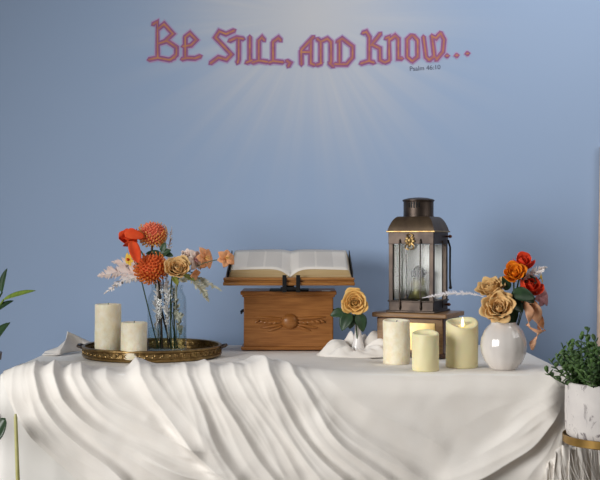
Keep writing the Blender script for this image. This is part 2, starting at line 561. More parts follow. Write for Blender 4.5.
def base_cloth():
    """fitted cloth: flat top, hem falling on front, left and right sides, softly waved"""
    g = G()
    n = 64
    # outline of the top walked around as a rounded rectangle
    ring = []
    per = []
    rc = 0.02
    def arc(cx, cy, a0, a1, k=5):
        return [(cx + rc * math.cos(a0 + (a1 - a0) * i / k), cy + rc * math.sin(a0 + (a1 - a0) * i / k)) for i in range(k + 1)]
    ring += arc(XR - rc, YB - rc, math.pi / 2, 0)
    ring += [(XR, YB + (YF - YB) * i / 14) for i in range(2, 13)]
    ring += arc(XR - rc, YF + rc, 0, -math.pi / 2)
    ring += [(XR + (XL - XR) * i / 40, YF) for i in range(2, 39)]
    ring += arc(XL + rc, YF + rc, -math.pi / 2, -math.pi)
    ring += [(XL, YF + (YB - YF) * i / 14) for i in range(2, 13)]
    ring += arc(XL + rc, YB - rc, math.pi, math.pi / 2)
    ring += [(XL + (XR - XL) * i / 30, YB) for i in range(2, 29)]
    m = len(ring)
    ctr = Vector(((XL + XR) / 2, 0, 0))
    rows = [(0.0, 0.0), (0.004, -0.003), (0.006, -0.010)] + [(0.007 + 0.001 * k, -0.03 - 0.05 * k) for k in range(13)]
    vs = []
    s = 0
    for j, (off, dz) in enumerate(rows):
        for i, (x, y) in enumerate(ring):
            px, py = ring[i - 1]; nx, ny = ring[(i + 1) % m]
            nr = Vector((ny - py, -(nx - px), 0)).normalized()
            if nr.dot(Vector((x, y, 0)) - ctr) < 0:
                nr = -nr
            wv = 0.004 + 0.004 * math.sin(i * 0.55) if j > 3 else 0
            k = min(1, max(0, (j - 3) / 8))
            f = off + wv * k
            if x > XR - 0.03 and y < 0.2:
                f += 0.075 * k ** 1.5 * (0.7 + 0.3 * math.sin(i * 1.9))
            vs.append((x + nr.x * f, y + nr.y * f, TOP + 0.0025 + dz))
    fs = [tuple(range(m))]
    for j in range(len(rows) - 1):
        for i in range(m):
            fs.append((j * m + i, (j + 1) * m + i, (j + 1) * m + (i + 1) % m, j * m + (i + 1) % m))
    g.add(vs, fs)
    o = g.build('tablecloth', M_base, None, solid=0.0012, sharp=60)
    return tag(o, 'plain white tablecloth hanging straight at the lower left below the swags', 'tablecloth')


base_cloth()

# ridges of the draped gauze: points in (across, along) of the cloth, height mm, left and right half width
RIDGES = [
    ([(2, 352), (10, 364), (16, 392), (30, 415), (56, 444), (94, 476), (112, 490)], 14.9, 8.4, 6.3),
    ([(10, 350), (22, 372), (34, 396), (52, 420), (80, 448), (106, 470), (126, 490)], 7.2, 8.4, 5),
    ([(24, 345), (29, 362), (38, 381), (55, 407), (82, 433), (117, 465), (140, 490)], 29.8, 13.6, 4),
    ([(42, 350), (50, 366), (67, 392), (93, 416), (122, 436), (150, 451), (190, 466), (235, 476)], 28.3, 12.5, 4),
    ([(62, 345), (73, 363), (96, 384), (117, 404), (150, 424), (190, 438), (212, 442)], 22.3, 11.5, 4.4),
    ([(92, 350), (108, 372), (128, 393), (152, 410), (172, 419)], 9.6, 9.4, 4.4),
    ([(120, 428), (150, 441), (180, 448), (206, 449)], 6, 5.2, 3.7),
    ([(130, 446), (155, 456), (180, 461), (222, 462)], 7.2, 6.3, 3.7),
    ([(118, 338), (136, 364), (159, 395), (180, 425), (209, 454), (238, 480), (250, 492)], 32.2, 4.5, 16),
    ([(140, 400), (152, 416), (165, 416)], 6, 4.2, 5),
    ([(155, 345), (164, 370), (186, 404), (212, 440), (236, 468)], 5.4, 7.3, 6.3),
    ([(174, 345), (182, 362), (194, 381), (206, 416), (223, 445), (244, 477), (254, 492)], 19.3, 12.5, 4),
    ([(193, 335), (203, 359), (215, 378), (232, 410), (258, 448), (279, 474), (292, 492)], 25.3, 11.5, 4),
    ([(206, 340), (219, 364), (234, 392), (256, 424), (276, 452), (292, 474)], 7.2, 6.3, 5),
    ([(218, 345), (232, 369), (250, 392), (270, 422), (290, 450), (306, 478)], 19.3, 9.4, 5),
    ([(228, 340), (246, 366), (266, 396), (288, 428), (312, 458), (330, 484)], 7.8, 6.3, 5),
    ([(240, 335), (260, 363), (277, 390), (301, 425), (330, 460), (356, 484)], 26.8, 11.5, 4),
    ([(252, 345), (270, 368), (292, 396), (316, 424), (344, 454), (374, 482)], 8.4, 6.3, 4.4),
    ([(262, 345), (280, 363), (301, 384), (324, 413), (356, 448), (382, 471), (412, 490)], 28.3, 11.5, 4),
    ([(278, 350), (300, 368), (326, 394), (352, 420), (386, 448), (420, 470)], 7.8, 8.4, 5),
    ([(288, 352), (318, 370), (347, 388), (377, 405), (412, 426), (450, 444)], 9.6, 14.6, 10.5),
    ([(316, 395), (336, 416), (362, 439), (391, 457), (420, 470), (450, 477)], 20.9, 11.5, 4.4),
    ([(352, 392), (390, 411), (428, 433)], 4.8, 12.5, 3.7),
    ([(390, 452), (420, 470), (440, 480)], 5.4, 8.4, 3.7),
    ([(558, 396), (550, 412), (538, 428), (520, 446), (494, 463), (462, 476), (430, 486)], 31.2, 15.7, 5),
    ([(560, 392), (540, 402), (516, 420), (490, 440), (470, 450)], 10.2, 5.2, 10),
    ([(564, 384), (544, 390), (518, 404), (496, 420)], 6, 5.2, 10),
    ([(574, 404), (570, 425), (562, 448), (546, 482)], 22.3, 9.4, 6.3),
    ([(562, 410), (552, 432), (538, 456), (520, 482)], 8.4, 7.3, 6.3),
    ([(540, 366), (552, 378), (560, 394)], 9.6, 9.4, 5),
    ([(566, 372), (564, 386), (560, 396)], 8.4, 5.2, 6.3),
    ([(480, 374), (450, 388), (430, 402)], 2.3, 4.5, 16),
    ([(520, 392), (480, 404), (455, 422)], 3.45, 4.5, 16),
]


def minor_ridges():
    """small sharp creases running along the flanks of the large folds"""
    r = random.Random(8)
    out = []
    for pts, amp, sl, sr in RIDGES:
        if amp < 12:
            continue
        for q in range(3):
            off = r.choice((-1, 1)) * r.uniform(6, 13)
            a = r.randint(0, max(0, len(pts) - 4))
            b = min(len(pts), a + r.randint(3, 5))
            sub = []
            for i in range(a, b):
                p0 = pts[max(0, i - 1)]; p1 = pts[min(len(pts) - 1, i + 1)]
                dx, dv = p1[0] - p0[0], p1[1] - p0[1]
                l = math.hypot(dx, dv)
                o_ = off * (0.6 + 0.8 * (i - a) / max(1, b - a - 1))
                sub.append((pts[i][0] - dv / l * o_, pts[i][1] + dx / l * o_))
            if len(sub) > 1:
                out.append((sub, r.uniform(2.0, 5.0), r.uniform(2.2, 4.5), r.uniform(1.8, 3.0)))
    return out


def ridge_field(X, V):
    H = np.zeros_like(X)
    for pts, amp, sl, sr in RIDGES + minor_ridges():
        P = np.array(pts, float)
        # smooth the polyline
        for _ in range(2):
            Q = [P[0]]
            for i in range(len(P) - 1):
                Q += [P[i] * .75 + P[i + 1] * .25, P[i] * .25 + P[i + 1] * .75]
            Q.append(P[-1])
            P = np.array(Q)
        seg = np.linalg.norm(np.diff(P, axis=0), axis=1)
        cum = np.concatenate([[0], np.cumsum(seg)])
        tot = cum[-1]
        best = np.full(X.shape, 1e9); side = np.zeros_like(X); along = np.zeros_like(X)
        for i in range(len(P) - 1):
            a, b = P[i], P[i + 1]
            d = b - a
            L2 = d @ d + 1e-9
            t = np.clip(((X - a[0]) * d[0] + (V - a[1]) * d[1]) / L2, 0, 1)
            dx = X - (a[0] + t * d[0]); dv = V - (a[1] + t * d[1])
            dist = np.hypot(dx, dv)
            up = dist < best
            best = np.where(up, dist, best)
            side = np.where(up, d[0] * dv - d[1] * dx, side)
            along = np.where(up, cum[i] + t * seg[i], along)
        s = np.where(side > 0, sl, sr)
        prof = 0.62 * np.exp(-0.5 * (best / s) ** 2) + 0.38 * np.exp(-1.25 * best / s)
        end = np.clip(np.minimum(along, tot - along) / 24.0, 0, 1)
        taper = 0.12 + 0.88 * end * end * (3 - 2 * end)
        H = np.maximum(H, 0) + amp * 0.001 * prof * taper
    return H


# where things stand on the cloth: circles (x, y, r) and boxes
FOOT = [(-0.433, 0.03, 0.222), (0.2651, -0.17, 0.040), (0.3264, -0.325, 0.038), (0.4327, -0.25, 0.046), (0.5340, -0.30, 0.042), (0.1707, 0.04, 0.060), (0.352, 0.07, 0.135)]
FOOTBOX = [(-0.185, 0.115, 0.175, 0.38)]


def draped_cloth():
    nx, nt = 580, 290
    px0, px1 = 2.0, 582.0
    U = np.linspace(px0, px1, nx)
    vb = np.interp(U, [0, 12, 22, 35, 58, 76, 92, 104, 545, 560, 574], [366, 388, 410, 430, 452, 468, 484, 500, 500, 476, 456])
    vt = np.interp(U, [0, 60, 84, 110, 200, 240, 340, 372, 392, 520, 574], [345, 330, 332, 332, 332, 308, 304, 318, 340, 345, 345])
    T = np.linspace(0, 1, nt)
    V = vt[:, None] + (vb - vt)[:, None] * T[None, :]
    X = np.repeat(U[:, None], nt, 1)
    # right edge pulled in towards the knot
    k = np.clip((X - 500) / 82, 0, 1) ** 2
    edge = np.interp(V, [340, 374, 388, 400, 420, 440, 460, 500], [582, 582, 580, 578, 578, 578, 572, 556])
    X = X + (edge - 582) * k
    # let the fold lines wander a little
    Xw_ = X + 2.2 * np.sin(V * 0.045 + X * 0.021 + 0.6) + 1.1 * np.sin(V * 0.11 - X * 0.05 + 2.0)
    Vw_ = V + 1.6 * np.sin(X * 0.05 + V * 0.03)
    H = ridge_field(Xw_, Vw_)
    H = H * (0.86 + 0.14 * np.sin(X * 0.037 + V * 0.028 + 1.0) + 0.08 * np.sin(X * 0.09 - V * 0.06))
    # fine wrinkling
    nz = np.zeros_like(X)
    for (fx, fv, ph, am) in ((0.05, 0.11, 0.3, 1.1), (0.13, -0.07, 1.7, .8), (0.21, 0.17, 4.1, .45), (-0.09, 0.24, 2.2, .4)):
        nz += am * np.sin(X * fx + V * fv + ph + 1.3 * np.sin(X * fx * 0.37 - V * 0.05))
    H = H + 0.0004 * nz + 0.002
    S = 2.72 / F
    s = np.where(V >= 374, (V - 374) * S, (V - 374) / 0.35 * S)
    # keep the cloth flat where things stand on it
    depth = np.where(s < 0, -s, 0)
    px_m = (X - 300) * S
    py_m = YF + depth
    flat = np.ones_like(X)
    for (ox, oy, orr) in FOOT:
        dd = np.hypot(px_m - ox, py_m - oy) - orr
        flat *= np.where(s < 0, np.clip((dd - 0.004) / 0.045, 0, 1), 1)
    for (x0, x1, y0, y1) in FOOTBOX:
        dd = np.hypot(np.maximum(0, np.maximum(x0 - px_m, px_m - x1)), np.maximum(0, np.maximum(y0 - py_m, py_m - y1)))
        flat *= np.where(s < 0, np.clip((dd - 0.004) / 0.05, 0, 1), 1)
    flat = flat * flat * (3 - 2 * flat)
    H = np.maximum(H * flat, 0.0012)
    r = 0.055
    yf = YF - 0.033
    ztop = TOP + 0.004
    q = np.pi * r / 2
    a = np.clip((s + q / 2) / q, 0, 1) * np.pi / 2
    y = np.where(s < -q / 2, yf + r - (s + q / 2), yf + r - r * np.sin(a))
    z = np.where(s > q / 2, ztop - r - (s - q / 2), ztop - r + r * np.cos(a))
    ny, nzv = -np.sin(a), np.cos(a)
    Yw = y + ny * H
    Zw = z + nzv * H
    Xw = (X - 300) * S
    # the right-hand end wraps back round the corner
    wr = np.clip((X - 540) / 34, 0, 1)
    Yw = Yw + 0.05 * wr ** 2 * (V > 374) * np.clip((V - 374) / 10, 0, 1)
    Zw = Zw - 0.006 * wr ** 2 * (V <= 380)
    co = np.stack([Xw, Yw, Zw], -1).reshape(-1, 3)
    g = G()
    g.v = [tuple(p) for p in co]
    g.f = [(i * nt + j, i * nt + j + 1, (i + 1) * nt + j + 1, (i + 1) * nt + j) for i in range(nx - 1) for j in range(nt - 1)]
    o = g.build('draped_cloth', M_cloth, None, solid=0.0012, sharp=75)
    tag(o, 'white gauze cloth swagged in long diagonal folds across the table front', 'cloth')
    return o


drape = draped_cloth()


def fold(name, base, wd, h, lean, seed, parent, m):
    """a standing crumpled flap of the drape"""
    r = random.Random(seed)
    g = G()
    ph = [r.uniform(0, 6) for _ in range(4)]

    def fn(u, v):
        x = (u - 0.5) * wd * (1 - 0.25 * v)
        prof = max(0.0, math.sin(math.pi * min(1, max(0, u * 0.94 + 0.03)))) ** 0.7
        z = h * v * (0.35 + 0.65 * prof * (0.8 + 0.2 * math.sin(u * 11 + ph[0])))
        y = lean * v + 0.012 * math.sin(u * 9 + ph[1]) * (0.4 + v) + 0.006 * math.sin(u * 23 + ph[2] + v * 2)
        return Vector(base) + Vector((x, y, z))
    g.grid(fn, 40, 14)
    return g.build(name, m, parent, solid=0.0012, sharp=80)


def point_fold():
    """gauze corner pulled up to a point behind the tray's left end"""
    g = G()
    tip = W(66.5, 331.5, 3.22)
    path = [W(46, 351, 3.2), W(58, 347, 3.2), W(65.5, 340, 3.21), tip + Vector((0.001, 0, 0)), W(75, 334, 3.25), W(84, 338.5, 3.28), W(97, 345, 3.3)]

    def at(u):
        f = u * (len(path) - 1); i = min(int(f), len(path) - 2)
        return path[i].lerp(path[i + 1], f - i)

    def fn(u, v):
        p = at(u)
        b = Vector((p.x * 1.0, p.y - 0.05 - 0.03 * math.sin(u * 7), ON + 0.001))
        q = b.lerp(p, v)
        q.y += 0.010 * math.sin(v * 5 + u * 8)
        return q
    g.grid(fn, 36, 12)
    return g.build('gathered_fold', M_sheer, drape, solid=0.0012, sharp=80)


point_fold()


def gather():
    """satin bunched in a ring of soft peaks round the bud vase"""
    g = G()
    c = W(357, 350, 3.14)
    r = random.Random(11)
    pk = [(-2.75, .036), (-2.2, .020), (-1.5, .008), (-0.75, .020), (-0.15, .034), (0.5, .056), (1.2, .046), (1.8, .052), (2.6, .034)]

    def fn(u, v):
        a = u * 2 * math.pi - math.pi
        rad = 0.020 + 0.082 * v
        h = 0
        for b, hh in pk:
            dd = math.atan2(math.sin(a - b), math.cos(a - b))
            h = max(h, hh * math.exp(-(abs(dd) / 0.34) ** 1.5))
        h += 0.010
        ridge = 0.004 * abs(math.sin(a * 5 + 2 * math.sin(v * 4))) + 0.003 * math.sin(a * 13 + v * 6)
        z = h * math.sin(math.pi * min(1, v * 0.85 + 0.15)) ** 0.8 + ridge * math.sin(math.pi * v)
        sx = 1.18
        return Vector((c.x + rad * sx * math.cos(a), c.y + rad * 0.78 * math.sin(a), ON + 0.0005 + max(0, z)))
    g.grid(fn, 110, 18)
    o = g.build('bunched_satin', M_sheer, None, solid=0.001, sharp=80)
    return tag(o, 'white satin cloth bunched in peaks around the foot of the bud vase', 'cloth')


gather()
# loose gauze pile between the lantern candles
tag(fold('crumpled_cloth', W(482, 368, 2.99) * 1.0, 0.06, 0.012, 0.0, 5, None, M_sheer),
    'small crumple of white cloth between the lit candle and the round vase', 'cloth')


def fringe():
    """loose frayed end of the gauze hanging in soft ruffles below the right corner"""
    r = random.Random(3)
    g = G()

    def fn(u, v):
        px = 545 + 56 * u
        top = 446 + 22 * max(0, 1 - u * 3.2) ** 1.2 + 2 * math.sin(u * 17)
        d = 2.672 + 0.09 * max(0, u - 0.35)
        p = W(px, top, d)
        amp = 0.010 * (0.35 + 0.65 * v)
        w_ = math.sin(u * 34 + 1.2 * math.sin(v * 3 + u * 6)) + 0.5 * math.sin(u * 71 + 2)
        return p + Vector((0.035 * v * (u - 0.3) + 0.004 * math.sin(u * 50 + v * 5), -amp * w_, -0.17 * v + 0.006 * math.sin(u * 40) * v))
    g.grid(fn, 150, 16)
    o = g.build('ruffled_end', M_cloth, drape, solid=0.001, sharp=80)
    g = G()
    for k in range(70):
        u = r.random()
        p0 = fn(u, r.uniform(0.0, 0.55)) + Vector((0, -0.004, 0))
        ph, am = r.uniform(0, 6), r.uniform(0.001, 0.004)
        sl_ = r.uniform(-0.1, 0.4)
        g.tube([p0 + Vector((sl_ * 0.016 * q + am * math.sin(ph + q * 1.2), -0.001 * q, -0.016 * q)) for q in range(6)], [0.0007, 0.0008, 0.0008, 0.0007, 0.0006, 0.0004], 4)
    g.build('loose_threads', M_cloth, drape)
    return o


fringe()



# ------------------------------------------------------------------ flower builders


def bloom(g, c, axis, R, n=24, open_=1.0, seed=1, inner=0.0, wave=0.05, spin=0.0, cup=1.0):
    r = random.Random(seed)
    M = frame(axis, spin)
    tmp = G()
    for k in range(n):
        t = inner + (1 - inner) * k / max(1, n - 1)
        phi = k * 2.39996 + r.uniform(-.25, .25)
        L = 0.62 + 0.55 * t + r.uniform(-.05, .05)
        a0 = math.radians(28 + 58 * t)
        a1 = math.radians((-6 + 36 * t) * cup)
        a2 = math.radians(-22 + (112 * t ** 1.3) * open_ + r.uniform(-12, 12))
        hw = 1.35 - 0.55 * t
        ph = r.uniform(0, 6)
        r0 = 0.03 + 0.16 * t

        def fn(u, v):
            uu = (u - 0.5) * 2
            vm = v * (1 - 0.16 * uu * uu)
            rad, h = r0, 0.02 - 0.16 * t
            m = 8
            for q in range(m):
                x = vm * (q + 0.5) / m
                if x < 0.5:
                    an = a0 + (a1 - a0) * x * 2
                else:
                    an = a1 + (a2 - a1) * (x - 0.5) * 2
                rad += L * vm / m * math.sin(an)
                h += L * vm / m * math.cos(an)
            rad += 0.10 * t * uu * uu * v * v + wave * t * v * v * math.sin(uu * 4 + ph)
            rad = max(rad, 0.015)
            sh = (0.45 + 0.55 * math.sin(math.pi * min(1, v * 0.75 + 0.1)))
            an = phi + uu * hw * sh
            return Vector((rad * math.cos(an), rad * math.sin(an), h + wave * 0.6 * v * math.sin(uu * 5 + ph * 2)))
        tmp.grid(fn, 8, 9)
    rm = max(math.hypot(p[0], p[1]) for p in tmp.v)
    hs = [p[2] for p in tmp.v]
    hm = (max(hs) + min(hs)) / 2
    k = R / rm
    vs = [Vector(c) + M @ (Vector((p[0], p[1], p[2] - hm)) * k) for p in tmp.v]
    g.add(vs, tmp.f)
    return (max(hs) - min(hs)) / 2 * k


def curve(a, b, sag=(0, 0, 0), n=8):
    a, b, s = Vector(a), Vector(b), Vector(sag)
    return [a.lerp(b, i / n) + s * math.sin(math.pi * i / n) for i in range(n + 1)]


def frond(g, pts, L, n, wd, seed=1, droop=0.0, grow=True):
    r = random.Random(seed)
    P = [Vector(p) for p in pts]
    for k in range(n):
        f = (k + 0.5) / n
        x = f * (len(P) - 1); i = min(int(x), len(P) - 2)
        p = P[i].lerp(P[i + 1], x - i)
        t = (P[i + 1] - P[i]).normalized()
        a = r.uniform(0, 2 * math.pi)
        sd = t.cross(Vector((math.cos(a), math.sin(a), 0.31))).normalized()
        d = (t * r.uniform(0.5, 1.1) + sd).normalized() + Vector((0, 0, -droop))
        l = L * (math.sin(math.pi * min(1, f * 0.85 + 0.12)) if grow else 1) * r.uniform(0.7, 1.15)
        g.leaf(p, d, t.cross(d), l, wd, bend=0.3, fold=0.2, nu=2, nv=4)


def rose(name, label, c, axis, R, m, foot, seed=1, group=None, n=24, open_=1.0, leaves=(), sag=(0, 0, 0), cat='flower', spin=0, wave=0.05, leafm=None, cup=1.0):
    c = Vector(c); foot = Vector(foot)
    t = thing(name, label, cat, foot, 0, group)
    ax = Vector(axis).normalized()
    g = G()
    hh = bloom(g, c - foot, ax, R, n, open_, seed, spin=spin, wave=wave, cup=cup)
    g.build('bloom', m, t, sharp=80, solid=0.0005)
    b = c - foot - ax * hh * 0.75
    sg = G()
    for k in range(5):
        a = k * 1.2566
        d = frame(ax) @ Vector((math.cos(a), math.sin(a), 0.15))
        sg.leaf(b, d, ax, R * 0.75, R * 0.25, bend=-0.4, nu=2, nv=5)
    sg.build('sepals', M_stem, t, solid=0.0005)
    s = G()
    b0 = b + ax * 0.004
    pts = stemline(b0, via_mouth(foot, c))
    s.tube(pts, 0.0022, 8)
    s.build('stem', M_stem, t)
    for (lp, ld, lu, ll, lw) in leaves:
        lg = G()
        lp = Vector(lp) - foot
        lg.leaf(lp, ld, lu, ll, lw, bend=0.35, fold=0.3, nu=6, nv=10)
        if (lp - b0).length > 0.004:
            lg.tube([b0 * 0.97, lp + Vector(ld).normalized() * 0.003], 0.0013, 6)
        lg.build('leaf', leafm or M_leaf, t, solid=0.0007)
    return t


def pincushion(name, label, c, axis, R, core, pins, foot, seed, group):
    c = Vector(c); foot = Vector(foot)
    t = thing(name, label, 'flower', foot, 0, group)
    M = frame(axis)
    r = random.Random(seed)
    cc = c - foot
    g = G()
    g.ell((0, 0, 0), (R * 0.74, R * 0.74, R * 0.66), None, 20, 12)
    g.v = [tuple(cc + M @ Vector(p)) for p in g.v]
    # crumpled florets on the core
    for k in range(130):
        z = 1 - 1.3 * (k + .5) / 130
        a = k * 2.39996
        s = math.sqrt(max(0, 1 - z * z))
        d = Vector((s * math.cos(a), s * math.sin(a), z * 0.9))
        p = d * R * 0.72
        q = d * R * (0.92 + r.uniform(-.04, .04)) + Vector((0, 0, R * 0.05))
        g.tube([cc + M @ p, cc + M @ ((p + q) / 2), cc + M @ q], [R * 0.06, R * 0.07, R * 0.02], 5)
    g.build('flower_core', core, t, sharp=70)
    g = G()
    for k in range(130):
        z = 0.50 - 1.25 * (k + .5) / 130
        a = k * 2.39996 + 1
        s = math.sqrt(max(0, 1 - z * z))
        d = Vector((s * math.cos(a), s * math.sin(a), z))
        tip = d * R * (0.97 + r.uniform(-.04, .04)) + Vector((0, 0, R * 0.16))
        mid = d * R * 0.93
        pts = [d * R * 0.55, mid, (mid + tip) / 2 + d * R * 0.05, tip]
        g.tube([cc + M @ p for p in pts], [R * 0.03, R * 0.03, R * 0.026, R * 0.045], 5)
    g.build('styles', pins, t)
    b = cc - (M @ Vector((0, 0, 1))) * R * 0.6
    s = G()
    s.tube(stemline(b, via_mouth(foot, c)), 0.0032, 8)
    s.build('stem', M_twig, t)
    return t


def stemline(p, via):
    a = Vector((0, 0, 0))
    if via is None:
        return [a.lerp(p, i / 9) for i in range(10)]
    out = []
    for i in range(13):
        t = i / 12
        # quadratic curve passing through the mouth
        m = (via - a * 0.25 - p * 0.25) * 2
        out.append(a * (1 - t) ** 2 + m * 2 * t * (1 - t) + p * t * t)
    return out


def via_mouth(foot, target):
    for (c, zr_, r) in MOUTHS:
        if (Vector((foot.x, foot.y, 0)) - Vector((c.x, c.y, 0))).length < r * 1.6:
            d = Vector((target.x - c.x, target.y - c.y, 0))
            d = d.normalized() * min(r * 0.75, d.length) if d.length > 1e-4 else d
            return Vector((c.x + d.x, c.y + d.y, zr_)) - foot
    return None


MOUTHS = [(Vector(((167 - 300) * 3.12 / F, 0.02, 0)), ON + 0.2075, 0.043), (Vector(((503.5 - 300) * 2.80 / F, -0.30, 0)), ON + 0.124, 0.030)]


def lily(name, label, c, axis, R, m, foot, seed, group=None, n=6, wd=0.75, hub=None, sm=None, bend=0.7):
    c = Vector(c); foot = Vector(foot)
    t = thing(name, label, 'flower', foot, 0, group)
    M = frame(axis, seed)
    r = random.Random(seed)
    g = G()
    for k in range(n):
        a = 2 * math.pi * k / n + r.uniform(-.15, .15)
        d = M @ Vector((math.cos(a) * 0.75, math.sin(a) * 0.75, 0.75 + r.uniform(-.1, .1)))
        up = M @ Vector((-math.cos(a), -math.sin(a), 1))
        g.leaf(c - foot, d, up, R * r.uniform(1.1, 1.3), R * wd * 1.3, bend=bend, fold=0.25, nu=5, nv=8, widest=0.55, wave=0.05)
    g.build('petals', m, t, solid=0.0005, sharp=80)
    if hub:
        h = G()
        for k in range(6):
            a = k * 1.05 + .4
            h.tube([c - foot, c - foot + M @ Vector((math.cos(a) * R * .22, math.sin(a) * R * .22, R * 0.62))], [0.0009, 0.0013], 5)
        h.build('stamens', hub, t)
    s = G()
    s.tube(stemline(c - foot, via_mouth(foot, c)), 0.0014, 6)
    s.build('stem', sm or M_stem, t)
    return t


def spray(name, label, pts, L, n, wd, m, seed, group=None, cat='plume', stemm=None, droop=0.0, sr=0.0012):
    foot = Vector(pts[0])
    t = thing(name, label, cat, foot, 0, group)
    P = [Vector(p) - foot for p in pts]
    s = G(); s.tube(P, [sr] * (len(P) - 1) + [sr * 0.5], 6)
    s.build('stem', stemm or m, t)
    k = max(1, int(len(P) * 0.35))
    g = G(); frond(g, P[k:], L, n, wd, seed, droop)
    g.build('plume', m, t)
    return t


# ------------------------------------------------------------------ tray group (left)
TC = Vector(((152.5 - 300) * 2.935e-3, 0.03, ON))       # centre of the tray
TR = 0.2005
ty = thing('serving_tray', 'round aged brass gallery tray holding two candles and a glass jar of flowers', 'tray', TC, 0)
G().lathe([(0, 0.002), (TR - 0.012, 0.002), (TR - 0.003, 0.0), (TR - 0.003, 0.007), (0, 0.007)][::1], n=96).build('tray_floor', M_brassfloor, ty)
rl = G()
prof = [(TR - 0.004, 0.004), (TR + 0.001, 0.003), (TR + 0.003, 0.008), (TR - 0.0005, 0.011), (TR - 0.0005, 0.025), (TR + 0.003, 0.028), (TR + 0.003, 0.032), (TR - 0.001, 0.034), (TR - 0.006, 0.032), (TR - 0.005, 0.028), (TR - 0.004, 0.011)]
rl.lathe(prof + [prof[0]], n=120, fn=lambda r, z, a: (r + (0.0012 * math.sin(a * 40) if 0.012 < z < 0.027 else 0), z))
# embossed scrolls all round the rail
for k in range(60):
    a = 2 * math.pi * k / 60
    for rr in (TR + 0.0005, TR - 0.0055):
        cpt = Vector((rr * math.cos(a), rr * math.sin(a), 0.018))
        ring = []
        for q in range(13):
            b = 2 * math.pi * q / 12
            tang = Vector((-math.sin(a), math.cos(a), 0))
            ring.append(cpt + tang * 0.0085 * math.cos(b) + Vector((0, 0, 0.0058 * math.sin(b))))
        rl.tube(ring, 0.0014, 5, cap=False)
rl.build('gallery_rail', M_brass, ty)
for sgn in (-1, 1):
    hg = G()
    hg.tube([Vector((sgn * (TR + 0.002), -0.025, 0.026)), Vector((sgn * (TR + 0.014), -0.02, 0.030)), Vector((sgn * (TR + 0.016), 0, 0.031)), Vector((sgn * (TR + 0.014), 0.02, 0.030)), Vector((sgn * (TR + 0.002), 0.025, 0.026))], 0.0045, 10)
    hg.build('handle', M_bronze, ty)

TF = ON + 0.0075


def candle(label, px, d, r, ztop, base, m, dip=0.006, dirx=None, lit=False, seed=0, group=None, slump=0.0, wick=True):
    x = (px - 300) * d / F
    t = thing('pillar_candle', label, 'candle', (x, d + CAMY, base), 0, group)
    h = ztop - base
    ph = seed * 1.7

    def fn(rr, zz, a):
        k = rr * (1 + 0.012 * math.sin(3 * a + zz * 40 + ph) + 0.008 * math.sin(7 * a - zz * 60))
        if zz > h * 0.8 and slump:
            # melted rim, lowest towards the viewer
            zz = zz - slump * (0.5 - 0.5 * math.cos(a + math.pi / 2 - math.pi)) * min(1, (zz - h * 0.8) / (h * 0.2)) \
                - 0.15 * slump * math.sin(2 * a + ph)
        return k, zz
    g = G()
    w_ = 0.006
    g.lathe([(0, 0), (r - 0.002, 0), (r, 0.002)] + [(r, h * f) for f in (0.15, 0.3, 0.45, 0.6, 0.72, 0.84, 0.93)] +
            [(r, h - 0.003), (r - 0.0015, h), (r - w_, h - 0.0005), (r - w_ - 0.002, h - dip * 0.5), (r * 0.5, h - dip), (0, h - dip)], n=48, fn=fn)
    g.build('wax_body', m, t, sharp=70)
    if lit:
        zz = h - dip - slump * 0.4
        G().lathe([(0, -0.004), (0.0035, 0.002), (0.0042, 0.008), (0.003, 0.016), (0.0012, 0.023), (0, 0.027)], (0, -r * 0.25, zz), 16).build('flame', M_flame, t)
        G().tube([(0, -r * 0.25, zz - 0.003), (0, -r * 0.25, zz + 0.001)], 0.0025, 8).build('wick', M_wax, t)
    elif wick:
        G().tube([(0, 0, h - dip - 0.002), (0.0005, 0, h - dip + 0.004), (0.0015, 0, h - dip + 0.007)], 0.0011, 6).build('wick', M_wick, t)
    return t


GC = 'pillar candles on the tray'
candle('tall ivory pillar candle at the left end of the brass tray', 108, 3.02, 0.0368, 0.919, TF, M_waxtex, seed=1, group=GC, dip=0.004)
candle('short ivory pillar candle on the tray beside the glass jar', 134, 2.965, 0.0362, 0.872, TF, M_waxtex, seed=2, group=GC, dip=0.004)

# glass jar
JX, JY = (167 - 300) * 3.12 / F, 3.12 - 3.1
JR, JH = 0.0570, 0.200
jar = thing('glass_jar', 'clear glass jar of water holding the orange and peach bouquet on the tray', 'vase', (JX, JY, TF))
t_ = 0.0028
outp = [(0, 0), (JR - 0.006, 0), (JR, 0.006), (JR, 0.15), (JR - 0.002, 0.165), (JR - 0.010, 0.180), (JR - 0.012, 0.190), (JR - 0.009, JH - 0.003), (JR - 0.010, JH)]
inp = [(JR - 0.010 - t_, JH), (JR - 0.012 - t_, 0.190), (JR - 0.010 - t_, 0.180), (JR - 0.002 - t_, 0.165), (JR - t_, 0.15), (JR - t_, 0.012), (JR - 0.010, 0.008), (0, 0.008)]
G().lathe(outp + inp, n=56).build('glass_body', M_jar, jar, sharp=60)
wl = 0.075
G().lathe([(0, 0.0082), (JR - 0.0102, 0.0082), (JR - t_ + 0.0002, 0.0122), (JR - t_ + 0.0002, wl), (0, wl)], n=56).build('water', M_water, jar, sharp=60)

JB = Vector((JX, JY, TF + 0.014))
GL = 'stems of the bouquet in the glass jar'


def jf(dx, dy, dz=0.0):
    return JB + Vector((dx, dy, dz))


